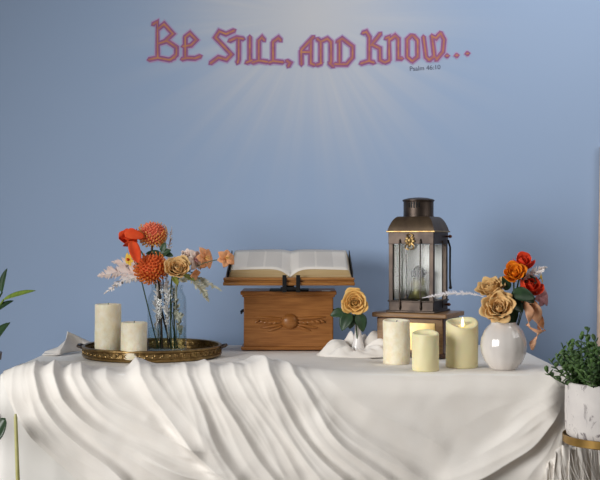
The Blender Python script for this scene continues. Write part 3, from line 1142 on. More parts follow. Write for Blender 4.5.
FR = (0, -1, 0)
pincushion('pincushion_flower', 'coral and gold pincushion flower at the top of the jar bouquet', W(152.5, 235, 3.120), (0.1, -0.45, 0.9), 0.044, P_coreA, P_pin, jf(0.012, 0.012), 3, GL)
pincushion('pincushion_flower', 'rusty orange pincushion flower low in the jar bouquet above the jar mouth', W(151, 269, 3.070), (-0.2, -0.6, 0.75), 0.049, P_coreB, P_pin2, jf(-0.014, -0.004), 7, GL)
rose('ranunculus', 'vermilion poppy like bloom at the upper left of the jar bouquet', W(130, 237.5, 3.100), (-0.35, -0.65, 0.65), 0.039, P_coral, jf(-0.022, 0.014), 5, GL, n=16, open_=0.35, wave=0.05)
# long coral petal strap
tp = thing('anthurium', 'narrow coral red petal hanging below the upper left bloom in the jar bouquet', 'flower', jf(-0.026, 0.0), 0, GL)
gp = G()
a_, b_ = W(132, 241, 3.060) - jf(-0.026, 0.0), W(137, 266, 3.030) - jf(-0.026, 0.0)
gp.leaf(a_, b_ - a_, (0.4, -1, 0.2), (b_ - a_).length, 0.034, bend=-0.2, fold=0.35, tip=2.2)
gp.leaf(W(124, 233, 3.060) - jf(-0.026, 0.0), (1.0, 0, -0.12), (0, -1, 0.3), 0.06, 0.03, bend=0.3, fold=0.3, tip=2.2)
gp.build('petals', P_coral, tp, solid=0.0008)
sg = G(); sg.tube(curve((0, 0, 0), (a_ + b_) / 2 + Vector((0.0, 0.006, 0))), 0.0018, 6); sg.build('stem', M_stem, tp)
lily('alstroemeria', 'small yellow and orange lily at the left of the jar bouquet', W(130, 259, 3.060), (-0.6, -0.6, -0.1), 0.017, P_yel, jf(-0.03, -0.01), 2, GL, hub=P_red)
rose('rose', 'beige rose facing forward at the right of the jar bouquet', W(177.5, 268, 3.050), (0.2, -0.85, 0.5), 0.043, P_tan2, jf(0.014, -0.012), 8, GL, n=26, open_=0.7,
     leaves=[(W(173, 277, 3.060), (0.55, -0.5, -0.6), (0, -0.6, 0.8), 0.03, 0.018), (W(183, 275, 3.060), (1.0, -0.2, -0.25), (0, -0.7, 0.7), 0.04, 0.016)], leafm=M_leafy)
rose('carnation', 'blush white half open bloom above the beige rose in the jar bouquet', W(187, 255, 3.100), (0.1, -0.5, 0.8), 0.026, P_blush, jf(0.02, 0.01), 9, GL, n=12, open_=0.55, wave=0.14)
lily('alstroemeria', 'blush lily with open petals at the right of the beige rose', W(194, 260, 3.090), (0.7, -0.6, 0.1), 0.027, P_blush, jf(0.024, 0.004), 5, GL, hub=P_pinkd)
lily('alstroemeria', 'peach lily between the blush blooms and the open book', W(204, 258.5, 3.100), (0.75, -0.6, 0.15), 0.029, P_deep, jf(0.028, 0.010), 6, GL, hub=P_tan)
lily('alstroemeria', 'peach lily reaching in front of the left edge of the open book', W(225.5, 258.5, 3.050), (0.5, -0.8, 0.2), 0.024, P_deep, jf(0.033, 0.0), 4, GL, hub=P_tan)
lily('lily_bud', 'peach bud beside the beige rose in the jar bouquet', W(193, 273, 3.070), (0.6, -0.5, -0.3), 0.019, P_deep, jf(0.026, -0.01), 9, GL, n=4, bend=0.2)
# leaves in the middle
lt = thing('leaf_sprig', 'dark green leaf sprig between the two pincushion flowers', 'foliage', jf(0.004, 0.0), 0, GL)
lg = G()
for (p, d, l, wd) in (((160, 256), (0.8, -0.4, 0.6), 0.038, 0.024), ((160, 256), (-0.5, -0.5, 0.5), 0.03, 0.02), ((162, 252), (0.3, -0.3, 1), 0.03, 0.02), ((165, 254), (1, -0.3, -0.1), 0.025, 0.018), ((156, 254), (-1, -.3, .2), .03, .018)):
    lg.leaf(W(p[0], p[1], 3.090) - jf(0.004, 0.0), d, (0, -1, 0.6), l, wd)
lg.build('leaves', M_leaf, lt, solid=0.0006)
sg = G(); sg.tube(curve((0, 0, 0), W(161, 255, 3.095) - jf(0.004, 0)), 0.0018, 6); sg.build('stem', M_twig, lt)
# plumes
GS = 'feathery plumes in the jar bouquet'


def plume(label, pix, d, L, n, wd, m, foot, seed, droop=0.0, stemm=None):
    pts = [foot] + [W(x, y, d) for x, y in pix]
    P = []
    for i in range(len(pts) - 1):
        for q in range(4):
            P.append(pts[i].lerp(pts[i + 1], q / 4))
    P.append(pts[-1])
    return spray('feather_plume', label, P, L, n, wd, m, seed, GS, droop=droop, stemm=stemm)


plume('pale pinkish plume spreading widest at the left of the jar bouquet', [(158, 283), (140, 275), (118, 272), (98, 276)], 3.100, 0.034, 150, 0.005, M_plumepink, jf(-0.03, 0.02, 0.02), 1)
plume('white wispy plume pointing down left from the jar bouquet', [(157, 284), (140, 276), (122, 281), (104, 294)], 3.080, 0.018, 110, 0.005, M_feather, jf(-0.034, 0.01, 0.02), 2)
plume('blush plume rising at the left above the white plumes', [(158, 283), (142, 272), (128, 263), (112, 262)], 3.120, 0.026, 100, 0.005, M_plumepink, jf(-0.025, 0.02, 0.02), 3)
plume('grey green plume drooping low at the right of the jar bouquet', [(176, 282), (190, 278), (202, 288), (209, 302)], 3.080, 0.020, 110, 0.006, M_plumegrey, jf(0.02, 0.012, 0.02), 4)
plume('grey green plume reaching farthest right below the book edge', [(177, 282), (192, 276), (206, 283), (222, 291)], 3.100, 0.016, 100, 0.005, M_plumegrey, jf(0.026, 0.016, 0.02), 5)
plume('thin white plume standing behind the top pincushion flower', [(166, 280), (168, 255), (172, 226)], 3.150, 0.014, 70, 0.004, M_feather, jf(0.006, 0.02, 0.02), 6)
plume('white plume showing through the left of the glass jar', [(156, 330), (158, 300), (160, 278)], 3.110, 0.022, 90, 0.006, M_feather, jf(-0.012, -0.006, 0.03), 7)
plume('white plume showing through the middle of the glass jar', [(167, 325), (168, 300), (167, 278)], 3.100, 0.022, 90, 0.006, M_feather, jf(0.006, -0.014, 0.03), 8)
plume('sage plume showing through the right of the glass jar', [(180, 335), (178, 315), (172, 284)], 3.110, 0.020, 80, 0.008, M_plumegrey, jf(0.03, 0.0, 0.01), 9)

# ------------------------------------------------------------------ chest, lectern and book
CX, CYF = (288.5 - 300) * 3.28 / F, 3.28 - 3.1
CW, CD, CH = 0.288, 0.19, 0.182
ch = thing('wooden_chest', 'honey oak chest with carved winged ornament under the open book', 'chest', (CX, CYF + CD / 2, ON))
gb = G()
gb.box((0, 0, 0.008 + (CH - 0.020) / 2), (CW - 0.012, CD - 0.012, CH - 0.022))
gb.build('body', M_oak, ch, bevel=0.003)
G().box((0, 0, 0.0055), (CW + 0.004, CD, 0.011)).build('plinth', M_oak, ch, bevel=0.003)
lidg = G(); lidg.box((0, 0, CH - 0.006), (CW + 0.008, CD + 0.008, 0.012)); lidg.box((0, 0, CH - 0.015), (CW - 0.002, CD - 0.002, 0.008))
lidg.build('lid', M_oak, ch, bevel=0.003)
orn = G()
yb = -(CD - 0.012) / 2
zc = 0.088
orn.ell((0.004, yb, zc), (0.026, 0.016, 0.024), None, 24, 14)
ob = orn.build('carved_boss', M_oak, ch)
for sgn in (-1, 1):
    wg = G()
    for k, (ln, an, ox, oz, th) in enumerate(((0.095, 4, 0.018, 0.008, 0.011), (0.085, -3, 0.020, 0.000, 0.011), (0.070, -10, 0.020, -0.008, 0.010), (0.05, -20, 0.020, -0.013, 0.009))):
        a = math.radians(an)
        M = Matrix.Rotation(-a * sgn, 4, 'Y')
        cx = sgn * (ox + ln / 2 * math.cos(a)) + 0.004
        wg.ell((cx, yb, zc + oz + ln / 2 * math.sin(a)), (ln / 2, 0.006, th / 2), M, 18, 8)
    for q in range(5):
        wg.ell((sgn * (0.045 + q * 0.014) + 0.004, yb - 0.003, zc - 0.004 + q * 0.0012), (0.009, 0.004, 0.004), Matrix.Rotation(sgn * 0.5, 4, 'Y'), 12, 6)
    wg.build('carved_wing', M_oak, ch)
for sgn in (-1, 1):
    hg = G()
    x0 = sgn * (CW / 2 - 0.007)
    hg.ell((x0, 0, 0.115), (0.004, 0.014, 0.010), None, 14, 8)
    hg.tube([(x0, -0.03, 0.117), (x0 + sgn * 0.012, -0.028, 0.115), (x0 + sgn * 0.013, 0, 0.108), (x0 + sgn * 0.012, 0.028, 0.115), (x0, 0.03, 0.117)], 0.0035, 8)
    hg.build('side_handle', M_black, ch)
sl = G().box((0, 0, 0.0008), (0.026, 0.014, 0.0012)).build('paper_slip', mat('white_paper', (236, 232, 226), 0.7), None)
sl.location = W(326, 290.6, 3.285); sl.location.z = ON + CH
tag(sl, 'little white paper slip lying on the chest lid under the book', 'paper')

# lectern: tilted board on a black iron easel
TILT = math.radians(15)
LY = 3.215 - 3.1
lz = 1.10 - (285 - 240) * 3.215 / F
lec = thing('book_stand', 'black iron book stand with golden oak board on top of the chest', 'stand', ((289 - 300) * 3.22 / F, LY, ON + CH))
dz = lz - (ON + CH)
MB_ = Matrix.Translation((0, 0, dz)) @ Matrix.Rotation(TILT, 4, 'X')
BW = 0.388
bd = G(); bd.box((0, 0.125, 0.010), (BW, 0.235, 0.012), MB_)
bd.build('board', M_ledge, lec, bevel=0.002)
fr = G()
fr.box((0, 0.003, 0.0125), (BW + 0.004, 0.014, 0.019), MB_)
fr.box((0, -0.006, 0.006), (BW + 0.008, 0.010, 0.010), MB_)
fr.box((0, -0.005, 0.021), (BW + 0.006, 0.010, 0.007), MB_)
fr.build('ledge_moulding', M_ledge, lec, bevel=0.002)
for px in (284.6, 298.2):
    gx = (px - 289) * 3.21 / F
    b = G()
    b.box((gx, -0.017, 0.026), (0.0125, 0.005, 0.052))
    b.box((gx, 0.03, 0.003), (0.0125, 0.10, 0.006))
    b.box((gx, -0.012, dz + 0.003), (0.0125, 0.014, 0.005))
    b.build('bracket', M_black, lec, bevel=0.001)
b = G()
b.box((0.000, -0.0165, 0.012), (0.05, 0.004, 0.008))
b.box((0, 0.08, 0.003), (0.12, 0.10, 0.006))
b.build('cross_plate', M_black, lec, bevel=0.001)
b = G()
b.box((0, 0.115, (dz + 0.03) / 2), (0.03, 0.012, dz + 0.034))
b.build('rear_post', M_black, lec, bevel=0.001)


def page_mat():
    m = mat('bible_paper', (232, 226, 218), 0.75, rgb2=(228, 221, 212), scale=6)
    nt = m.node_tree
    N, Lk = nt.nodes.new, nt.links.new
    b = nt.nodes['Principled BSDF']
    col = b.inputs['Base Color'].links[0].from_socket
    tc = N('ShaderNodeTexCoord')
    sx = N('ShaderNodeSeparateXYZ'); Lk(tc.outputs['Object'], sx.inputs[0])

    def band(sock, a, c):
        g1 = N('ShaderNodeMath'); g1.operation = 'GREATER_THAN'; g1.inputs[1].default_value = a; Lk(sock, g1.inputs[0])
        g2 = N('ShaderNodeMath'); g2.operation = 'LESS_THAN'; g2.inputs[1].default_value = c; Lk(sock, g2.inputs[0])
        mu = N('ShaderNodeMath'); mu.operation = 'MULTIPLY'; Lk(g1.outputs[0], mu.inputs[0]); Lk(g2.outputs[0], mu.inputs[1])
        return mu.outputs[0]
    ab = N('ShaderNodeMath'); ab.operation = 'ABSOLUTE'; Lk(sx.outputs['X'], ab.inputs[0])
    c1, c2 = band(ab.outputs[0], 0.026, 0.076), band(ab.outputs[0], 0.082, 0.132)
    cs = N('ShaderNodeMath'); cs.operation = 'ADD'; Lk(c1, cs.inputs[0]); Lk(c2, cs.inputs[1])
    rows = band(sx.outputs['Y'], 0.028, 0.205)
    tot = N('ShaderNodeMath'); tot.operation = 'MULTIPLY'; Lk(cs.outputs[0], tot.inputs[0]); Lk(rows, tot.inputs[1])
    wv = N('ShaderNodeTexWave'); wv.bands_direction = 'Y'; wv.inputs['Scale'].default_value = 70
    Lk(tc.outputs['Object'], wv.inputs['Vector'])
    t2 = N('ShaderNodeMath'); t2.operation = 'MULTIPLY'; Lk(tot.outputs[0], t2.inputs[0]); Lk(wv.outputs['Fac'], t2.inputs[1])
    t3 = N('ShaderNodeMath'); t3.operation = 'MULTIPLY'; t3.inputs[1].default_value = 0.34; Lk(t2.outputs[0], t3.inputs[0])
    mx = N('ShaderNodeMix'); mx.data_type = 'RGBA'; Lk(t3.outputs[0], mx.inputs[0]); Lk(col, mx.inputs[6])
    mx.inputs[7].default_value = lin((120, 116, 118))
    Lk(mx.outputs[2], b.inputs['Base Color'])
    return m


M_page = page_mat()
bk = thing('open_book', 'large open book with gilt edged pages lying on the wooden stand', 'book', (0, 0, 0))
bk.matrix_world = Matrix.Translation((lec.location.x, LY, ON + CH)) @ MB_ @ Matrix.Translation((0.003, 0.010, 0.0165))
HWID, DEP = 0.176, 0.222


def page_h(ax, v=0.0):
    t = min(1, ax / HWID)
    k = 0.75 * v
    return 0.004 + 0.026 * (k + (1 - k) * (1 - math.exp(-(ax / 0.022) ** 1.3))) - 0.004 * t ** 2


cv = G()
for sgn in (-1, 1):
    cv.box((sgn * 0.097, DEP / 2, 0.0018), (0.178, DEP + 0.012, 0.0034), Matrix.Translation((0, 0, 0)))
    # cover edge bent up along the fore-edge
    cv.box((sgn * (HWID + 0.0125), DEP / 2, 0.013), (0.003, DEP + 0.012, 0.025))
cv.box((0, DEP / 2, 0.0012), (0.03, DEP + 0.010, 0.0024))
cv.build('cover', M_leather, bk, bevel=0.0008)
for sgn in (-1, 1):
    g = G()
    N_ = 36
    xs = [HWID * (i / N_) ** 1.5 for i in range(N_ + 1)]
    top, bot = [], []
    for e in (0, 1):
        for x in xs:
            hh = page_h(x, e)
            g.v.append((sgn * x, 0.003 + e * DEP, hh))
        for x in xs:
            # fanned block: wider at the bottom
            g.v.append((sgn * (x + 0.010 * x / HWID), 0.003 + e * DEP, 0.0036))
    n1 = N_ + 1
    q = 2 * n1
    for i in range(N_):
        g.f.append((i, i + 1, n1 + i + 1, n1 + i))                      # front
        g.f.append((q + i, q + n1 + i, q + n1 + i + 1, q + i + 1))      # back
        g.f.append((n1 + i, n1 + i + 1, q + n1 + i + 1, q + n1 + i))    # bottom
    g.f.append((N_, q + N_, q + n1 + N_, n1 + N_))
    pb = g.build('page_block', M_gilt, bk, sharp=50)
    g = G()
    g.grid(lambda u, v: Vector((sgn * HWID * u ** 1.5 * 1.0, 0.003 + DEP * v, page_h(HWID * u ** 1.5, v) + 0.0006)), 36, 6)
    g.build('open_page', M_page, pb, solid=0.0006)
    g = G()
    g.grid(lambda u, v: Vector((sgn * (HWID + 0.0002 + 0.0098 * (1 - v) ** 0.8), 0.0035 + (DEP - 0.001) * u, 0.0045 + (page_h(HWID) - 0.004) * v)), 6, 6)
    g.build('fore_edge', mat('cream_page_edge', (224, 212, 192), 0.7, rgb2=(206, 190, 164), scale=8, stretch=(1, 1, 200)), pb, solid=0.0006)

# ------------------------------------------------------------------ bud vase and rose
BV = W(358, 352, 3.14); BV.z = ON
bv = thing('bud_vase', 'slender white bud vase holding one tan rose beside the chest', 'vase', BV)
bprof = [(0, 0), (0.020, 0), (0.022, 0.003), (0.021, 0.016), (0.017, 0.032), (0.012, 0.050), (0.0095, 0.070), (0.009, 0.088), (0.0115, 0.096), (0.0095, 0.096), (0.007, 0.086), (0.0075, 0.07), (0.009, 0.052), (0.012, 0.036), (0.012, 0.012), (0, 0.010)]
G().lathe(bprof, n=32).build('vase_body', M_milk, bv)
rc_ = W(354.5, 302.5, 3.09)
rose('rose', 'tan open rose in the white bud vase next to the chest', rc_, (0.0, -0.95, 0.12), 0.046, P_tan, BV + Vector((0, 0, 0.014)), 21, None, n=28, open_=0.85, cup=1.1,
     leaves=[(W(350, 313, 3.11), (-0.5, -0.5, -0.75), (-0.3, -1, 0.4), 0.058, 0.040), (W(344, 312, 3.12), (-0.85, -0.2, -0.1), (0, -1, 0.5), 0.042, 0.030),
             (W(358, 313, 3.11), (0.35, -0.4, -0.9), (0.3, -1, 0.3), 0.058, 0.036), (W(352, 314, 3.12), (-0.15, -0.3, -1), (0, -1, .2), 0.045, 0.03)], sag=(0, 0.004, 0))

# ------------------------------------------------------------------ lantern stand and lantern
LA = math.radians(-26)
LC = Vector(((418.5 - 300) * 3.17 / F, 3.17 - 3.1, ON))
st = thing('lantern_stand', 'small wooden plinth with brass plate under the bronze lantern', 'stand', LC, LA)
SW, SD = 0.205, 0.150
SH = CAMZ - (312.5 - 240) * 3.12 / F - ON
bx = G(); bx.box((0, 0, 0.006 + (SH - 0.020) / 2), (SW, SD, SH - 0.022))
bx.build('body', M_mahog, st, bevel=0.002)
G().box((0, -SD / 2 - 0.0015, 0.006 + (SH - 0.022) / 2), (SW - 0.004, 0.004, SH - 0.026)).build('front_panel', M_walnut, st, bevel=0.001)
G().box((0, 0, 0.006), (SW + 0.012, SD + 0.012, 0.012)).build('plinth', M_mahog, st, bevel=0.002)
G().box((0, 0, SH - 0.007), (SW + 0.024, SD + 0.024, 0.014)).build('top_slab', M_walnut, st, bevel=0.003)
G().box((0.0, -SD / 2 - 0.0045, SH * 0.47), (0.158, 0.003, 0.080)).build('brass_plate', M_plaque, st, bevel=0.001)

LZ = ON + SH
la = thing('lantern', 'tall bronze square lantern with domed roof and chimney on the wooden plinth', 'lantern', (LC.x, LC.y, LZ), LA)
lw, ldp = 0.138, 0.132


def zz(py, d=3.13):
    return CAMZ - (py - 240) * d / F - LZ


h_b1, h_g1, h_ev = zz(301), zz(244), zz(231.5)
h_roof, h_ch = zz(217), zz(199.5)
bs = G()
bs.box((0, 0, 0.003), (lw + 0.012, ldp + 0.012, 0.006))
bs.box((0, 0, h_b1 / 2 + 0.002), (lw, ldp, h_b1 - 0.004))
bs.box((0, 0, h_b1), (lw + 0.006, ldp + 0.006, 0.005))
bs.build('base', M_bronze, la, bevel=0.0015)
for sx in (-1, 1):
    for sy in (-1, 1):
        p = G()
        p.box((sx * (lw / 2 - 0.0065), sy * (ldp / 2 - 0.0065), (h_b1 + h_g1) / 2), (0.013, 0.013, h_g1 - h_b1))
        p.build('corner_post', M_bronze, la, bevel=0.001)
tb_ = G()
tb_.box((0, 0, (h_g1 + h_ev) / 2), (lw + 0.002, ldp + 0.002, h_ev - h_g1))
tb_.build('top_band', M_bronze, la, bevel=0.001)
G().box((0, 0, h_ev), (lw + 0.012, ldp + 0.012, 0.0045)).build('eave_moulding', M_brass, la, bevel=0.001)
rf = G()
N_ = 10
lv = []
for i in range(N_ + 1):
    t = i / N_
    k = 1 - (1 - 0.62) * (t ** 1.25)
    z = h_ev + 0.002 + (h_roof - h_ev) * math.sin(t * math.pi / 2)
    a, b = (lw / 2 + 0.003) * k, (ldp / 2 + 0.003) * k
    for (x, y) in ((-a, -b), (a, -b), (a, b), (-a, b)):
        rf.v.append((x, y, z))
for i in range(N_):
    for q in range(4):
        rf.f.append((i * 4 + q, i * 4 + (q + 1) % 4, (i + 1) * 4 + (q + 1) % 4, (i + 1) * 4 + q))
rf.f += [(0, 3, 2, 1), (N_ * 4, N_ * 4 + 1, N_ * 4 + 2, N_ * 4 + 3)]
rf.build('roof', M_bronzeroof, la, sharp=30)
cg = G()
rch = 0.0445
cg.lathe([(rch - 0.002, h_roof - 0.010), (rch + 0.001, h_roof + 0.002), (rch, h_roof + 0.006), (rch, h_ch - 0.006), (rch + 0.003, h_ch - 0.003), (rch + 0.003, h_ch), (rch - 0.001, h_ch + 0.002), (rch * 0.6, h_ch + 0.006), (0, h_ch + 0.008)], n=40)
cg.build('chimney', M_bronze, la, sharp=35)
vg = G()
for k in range(5):
    a = -math.pi / 2 - LA * 0 + (-0.30 + k * 0.17)
    vg.box((0, 0, 0), (0.004, 0.003, 0.018 - 0.002 * abs(k - 2)), Matrix.Translation((rch * 1.005 * math.cos(a), rch * 1.005 * math.sin(a), (h_roof + h_ch) / 2 + 0.010)) @ Matrix.Rotation(a + math.pi / 2, 4, 'Z'))
vg.build('vent_slots', M_black, la)
# glass panes and white reflector
for (x, y, sx, sy) in ((0, -ldp / 2 + 0.006, lw - 0.024, 0.002), (lw / 2 - 0.006, 0, 0.002, ldp - 0.024)):
    G().box((x, y, (h_b1 + h_g1) / 2), (sx, sy, h_g1 - h_b1 - 0.002)).build('glass_pane', M_glass, la, smooth=False)


def rounded_panel(wd, h, r, th):
    g = G()
    pts = []
    for cx, cz, a0 in ((wd / 2 - r, h - 0.001, 0), (-wd / 2 + r, h - 0.001, 90), (-wd / 2 + r, r, 180), (wd / 2 - r, r, 270)):
        if a0 < 180:
            pts.append((wd / 2 if a0 == 0 else -wd / 2, h))
        else:
            for q in range(7):
                a = math.radians(a0 + 90 * q / 6)
                pts.append((cx + r * math.cos(a), cz + r * math.sin(a)))
    m = len(pts)
    g.v = [(x, -th / 2, z) for x, z in pts] + [(x, th / 2, z) for x, z in pts]
    g.f = [tuple(range(m)), tuple(reversed(range(m, 2 * m)))] + [(i, m + i, m + (i + 1) % m, (i + 1) % m) for i in range(m)]
    return g


rp = rounded_panel(lw - 0.022, h_g1 - h_b1 - 0.004, 0.022, 0.002).build('reflector_panel', M_enamel, la, smooth=False)
rp.location = (0.0, ldp / 2 - 0.010, h_b1 + 0.003)
rp2 = rounded_panel(ldp - 0.030, h_g1 - h_b1 - 0.004, 0.022, 0.002).build('reflector_panel', M_enamel, la, smooth=False)
rp2.location = (-lw / 2 + 0.010, 0, h_b1 + 0.003)
rp2.rotation_euler = (0, 0, math.pi / 2)
# guard wires
for gx in (-0.033, 0.031):
    gw = G()
    yy = -ldp / 2 - 0.005
    gw.tube([(gx, yy + 0.004, h_g1 + 0.014), (gx, yy, h_g1 + 0.010), (gx, yy, 0.012), (gx, yy + 0.005, 0.008)], 0.0019, 8)
    gw.ell((gx, yy, h_g1 + 0.006), (0.003, 0.003, 0.007), None, 10, 8)
    gw.ell((gx, yy, 0.016), (0.003, 0.003, 0.006), None, 10, 8)
    gw.build('guard_wire', M_bronze, la)
gw = G()
gw.tube([(lw / 2 + 0.004, 0.004, h_g1 + 0.010), (lw / 2 + 0.004, 0.004, 0.012)], 0.0019, 8)
gw.build('guard_wire', M_bronze, la)
# hinged bail hanging down the right side, with its knob
hb = G()
hb.tube([(lw / 2 + 0.006, 0.050, h_g1 + 0.012), (lw / 2 + 0.012, 0.052, h_g1 - 0.01), (lw / 2 + 0.011, 0.053, h_g1 - 0.10), (lw / 2 + 0.013, 0.052, h_g1 - 0.128)], [0.003, 0.003, 0.0028, 0.0035], 8)
hb.ell((lw / 2 + 0.013, 0.052, h_g1 - 0.130), (0.005, 0.005, 0.005))
hb.build('bail_handle', M_black, la)
M_copper = mat('copper_brown', (110, 66, 50), 0.45, 0.7)
for kz, kr in (((h_g1 + h_ev) / 2 + 0.004, 0.014), (0.020, 0.010)):
    kn = G(); kn.ell((lw / 2 + kr, 0.045, kz), (0.006, 0.005, 0.005)); kn.tube([(lw / 2, 0.045, kz), (lw / 2 + kr, 0.045, kz)], 0.003, 8)
    kn.build('hinge_knob', M_copper, la)
# crest: open-work foliate emblem
cr = G()
yy = -ldp / 2 - 0.005
for k in range(7):
    a = math.radians(-90 + (k - 3) * 42)
    cr.leaf((-0.002, yy, h_g1 + 0.010), (math.cos(a), -0.15, math.sin(a)), (0, -1, 0), 0.020 - 0.0012 * abs(k - 3), 0.010, bend=0.2, nu=3, nv=6)
cr.ell((-0.002, yy - 0.001, h_g1 + 0.010), (0.007, 0.004, 0.008))
for sx in (-1, 1):
    cr.tube([(-0.002 + sx * 0.004, yy, h_g1 + 0.002), (-0.002 + sx * 0.013, yy, h_g1 - 0.004), (-0.002 + sx * 0.012, yy, h_g1 - 0.013), (-0.002 + sx * 0.003, yy, h_g1 - 0.016)], 0.0018, 6)
    cr.tube([(-0.002 + sx * 0.003, yy, h_g1 + 0.018), (-0.002 + sx * 0.010, yy, h_g1 + 0.026), (-0.002, yy, h_g1 + 0.030)], 0.0018, 6)
cr.build('crest', M_brass, la, solid=0.0012)
# oil burner inside
bo = G()
bo.lathe([(0, 0), (0.028, 0), (0.031, 0.004), (0.028, 0.010), (0.027, 0.012), (0.023, 0.030), (0.024, 0.034), (0.024, 0.048), (0.021, 0.058), (0.016, 0.066), (0, 0.066)], (-0.004, 0.010, h_b1 + 0.004), 32)
bob = bo.build('oil_burner', mat('green_brass', (112, 106, 58), 0.35, 0.5, rgb2=(62, 62, 38), scale=50), la)
bo = G()
bo.lathe([(0.013, 0.062), (0.022, 0.065), (0.023, 0.080), (0.018, 0.088), (0.006, 0.096), (0, 0.100)], (-0.004, 0.010, h_b1 + 0.004), 24)
bo.ell((0.020, 0.006, h_b1 + 0.082), (0.007, 0.003, 0.007)); bo.tube([(-0.004, 0.010, h_b1 + 0.082), (0.020, 0.006, h_b1 + 0.082)], 0.002, 8)
bo.build('wick_holder', M_black, bob)

# ------------------------------------------------------------------ candles on the right
GR = 'pillar candles in front of the lantern plinth'
candle('mottled cream pillar candle standing leftmost in front of the lantern plinth', 396.5, 2.93, 0.0370, 0.882, ON, M_waxtex, seed=4, group=GR, dip=0.010, slump=0.004)
candle('shortest cream pillar candle standing between two taller ones before the lantern', 425.5, 2.775, 0.0350, 0.864, ON, M_waxled, seed=5, group=GR, dip=0.012, slump=0.010, wick=False)
candle('wide cream pillar candle with a lit flame beside the round vase', 462, 2.85, 0.0428, 0.893, ON, M_waxled, seed=6, group=GR, dip=0.014, slump=0.024, lit=True)

# ------------------------------------------------------------------ round vase and bouquet (right)
RV = Vector(((503.5 - 300) * 2.80 / F, 2.80 - 3.1, ON))
rv = thing('round_vase', 'glossy pearl white round vase with faint vertical facets holding roses', 'vase', RV)
vp = [(0, 0), (0.030, 0), (0.036, 0.004), (0.050, 0.022), (0.0585, 0.045), (0.0605, 0.064), (0.058, 0.084), (0.050, 0.104), (0.040, 0.117), (0.034, 0.122), (0.033, 0.127), (0.030, 0.127), (0.031, 0.120), (0.045, 0.100), (0.054, 0.064), (0.044, 0.020), (0, 0.012)]
G().lathe(vp, n=96, fn=lambda r, z, a: (0.985 * r * (1 + 0.016 * abs(math.sin(a * 6)) * min(1, r / 0.04)), 0.975 * z)).build('vase_body', M_ceramic, rv, sharp=70)
RB = RV + Vector((0, 0, 0.030))
GB = 'stems of the bouquet in the round vase'


def rf_(dx, dy):
    return RB + Vector((dx, dy, 0))


rose('rose', 'large tan rose facing forward on the rim of the round vase', W(498.5, 307.5, 2.770), (-0.12, -0.88, 0.42), 0.054, P_tan2, rf_(-0.004, -0.008), 31, GB, n=26, open_=0.9, wave=0.09)
rose('rose', 'sand coloured rose tilting left behind the large tan rose', W(491, 288, 2.810), (-0.35, -0.5, 0.8), 0.046, P_sand, rf_(-0.012, 0.004), 33, GB, n=24, open_=0.9, wave=0.1)
rose('ranunculus', 'orange rose near the top of the bouquet in the round vase', W(514, 273, 2.800), (-0.1, -0.8, 0.55), 0.036, P_orange, rf_(0.004, 0.0), 35, GB, n=22, open_=0.65)
rose('poppy', 'red bloom topmost in the bouquet in the round vase', W(523, 262, 2.830), (0.1, -0.6, 0.75), 0.033, P_red, rf_(0.006, 0.008), 37, GB, n=14, open_=0.3, wave=0.03)
rose('poppy', 'red bloom to the right below the orange rose in the round vase bouquet', W(530, 286, 2.820), (0.3, -0.6, 0.65), 0.038, P_red, rf_(0.012, 0.004), 39, GB, n=14, open_=0.28, wave=0.03)
lily('alstroemeria', 'dusty pink lily at the right edge of the round vase bouquet', W(540, 297, 2.840), (0.6, -0.7, 0.2), 0.026, P_pinkd, rf_(0.016, 0.01), 3, GB)
lily('alstroemeria', 'yellow petalled sprig at the right behind the red bloom', W(540, 278, 2.840), (0.9, -0.3, 0.2), 0.014, P_yel, rf_(0.018, 0.008), 1, GB, n=4)
lt = thing('leaf_sprig', 'dark green leaves at the middle of the round vase bouquet', 'foliage', rf_(0.006, 0), 0, GB)
lg = G()
for (p, dd, d, l, wd) in (((512, 293), 2.79, (0.95, -0.3, -0.1), 0.062, 0.040), ((510, 300), 2.79, (0.6, -0.4, -0.5), 0.045, 0.034), ((512, 298), 2.80, (0.7, 0, 0.5), 0.05, 0.03),
                          ((512, 306), 2.80, (0.15, -0.3, -1), 0.048, 0.026), ((520, 294), 2.81, (1, -.2, -0.6), 0.05, 0.03), ((521, 282), 2.83, (0.9, -.3, .2), 0.045, 0.034), ((517, 302), 2.82, (0.9, -.4, -.3), 0.045, 0.030), ((508, 290), 2.80, (-0.3, -.4, .8), 0.04, 0.026)):
    lg.leaf(W(p[0], p[1], dd) - rf_(0.006, 0), d, (0, -1, 0.5), l, wd, nu=6, nv=10)
lg.build('leaves', M_leaf, lt, solid=0.0007)
sg = G(); sg.tube(curve((0, 0, 0), W(512, 296, 2.800) - rf_(0.006, 0)), 0.0022, 6); sg.build('stem', M_stem, lt)


def ribbon_leaf(label, pix, d, wd, m, foot, twist, seed):
    t = thing('curled_petal_spray', label, 'foliage', foot, 0, GB)
    pts = [W(x, y, d + 0.012 * math.sin(i * 1.7 + seed)) - Vector(foot) for i, (x, y) in enumerate(pix)]
    P = []
    for i in range(len(pts) - 1):
        for q in range(6):
            P.append(pts[i].lerp(pts[i + 1], q / 6))
    P.append(pts[-1])
    g = G()
    n = len(P) - 1

    def fn(u, v):
        i = min(int(v * n), n - 1)
        p = P[i].lerp(P[i + 1], v * n - i)
        a = twist * v + seed
        sd = Vector((math.cos(a), math.sin(a) * 0.8, 0.25 * math.sin(a * 2)))
        return p + sd * wd * (u - 0.5) * (0.35 + 0.65 * math.sin(math.pi * (v * 0.86 + 0.12)))
    g.grid(fn, 4, 40)
    g.build('curled_petals', m, t, solid=0.0006, sharp=80)
    s = G(); s.tube(curve((0, 0, 0), P[0], (0, 0, 0.01)), 0.0015, 6); s.build('stem', M_stem, t)
    return t


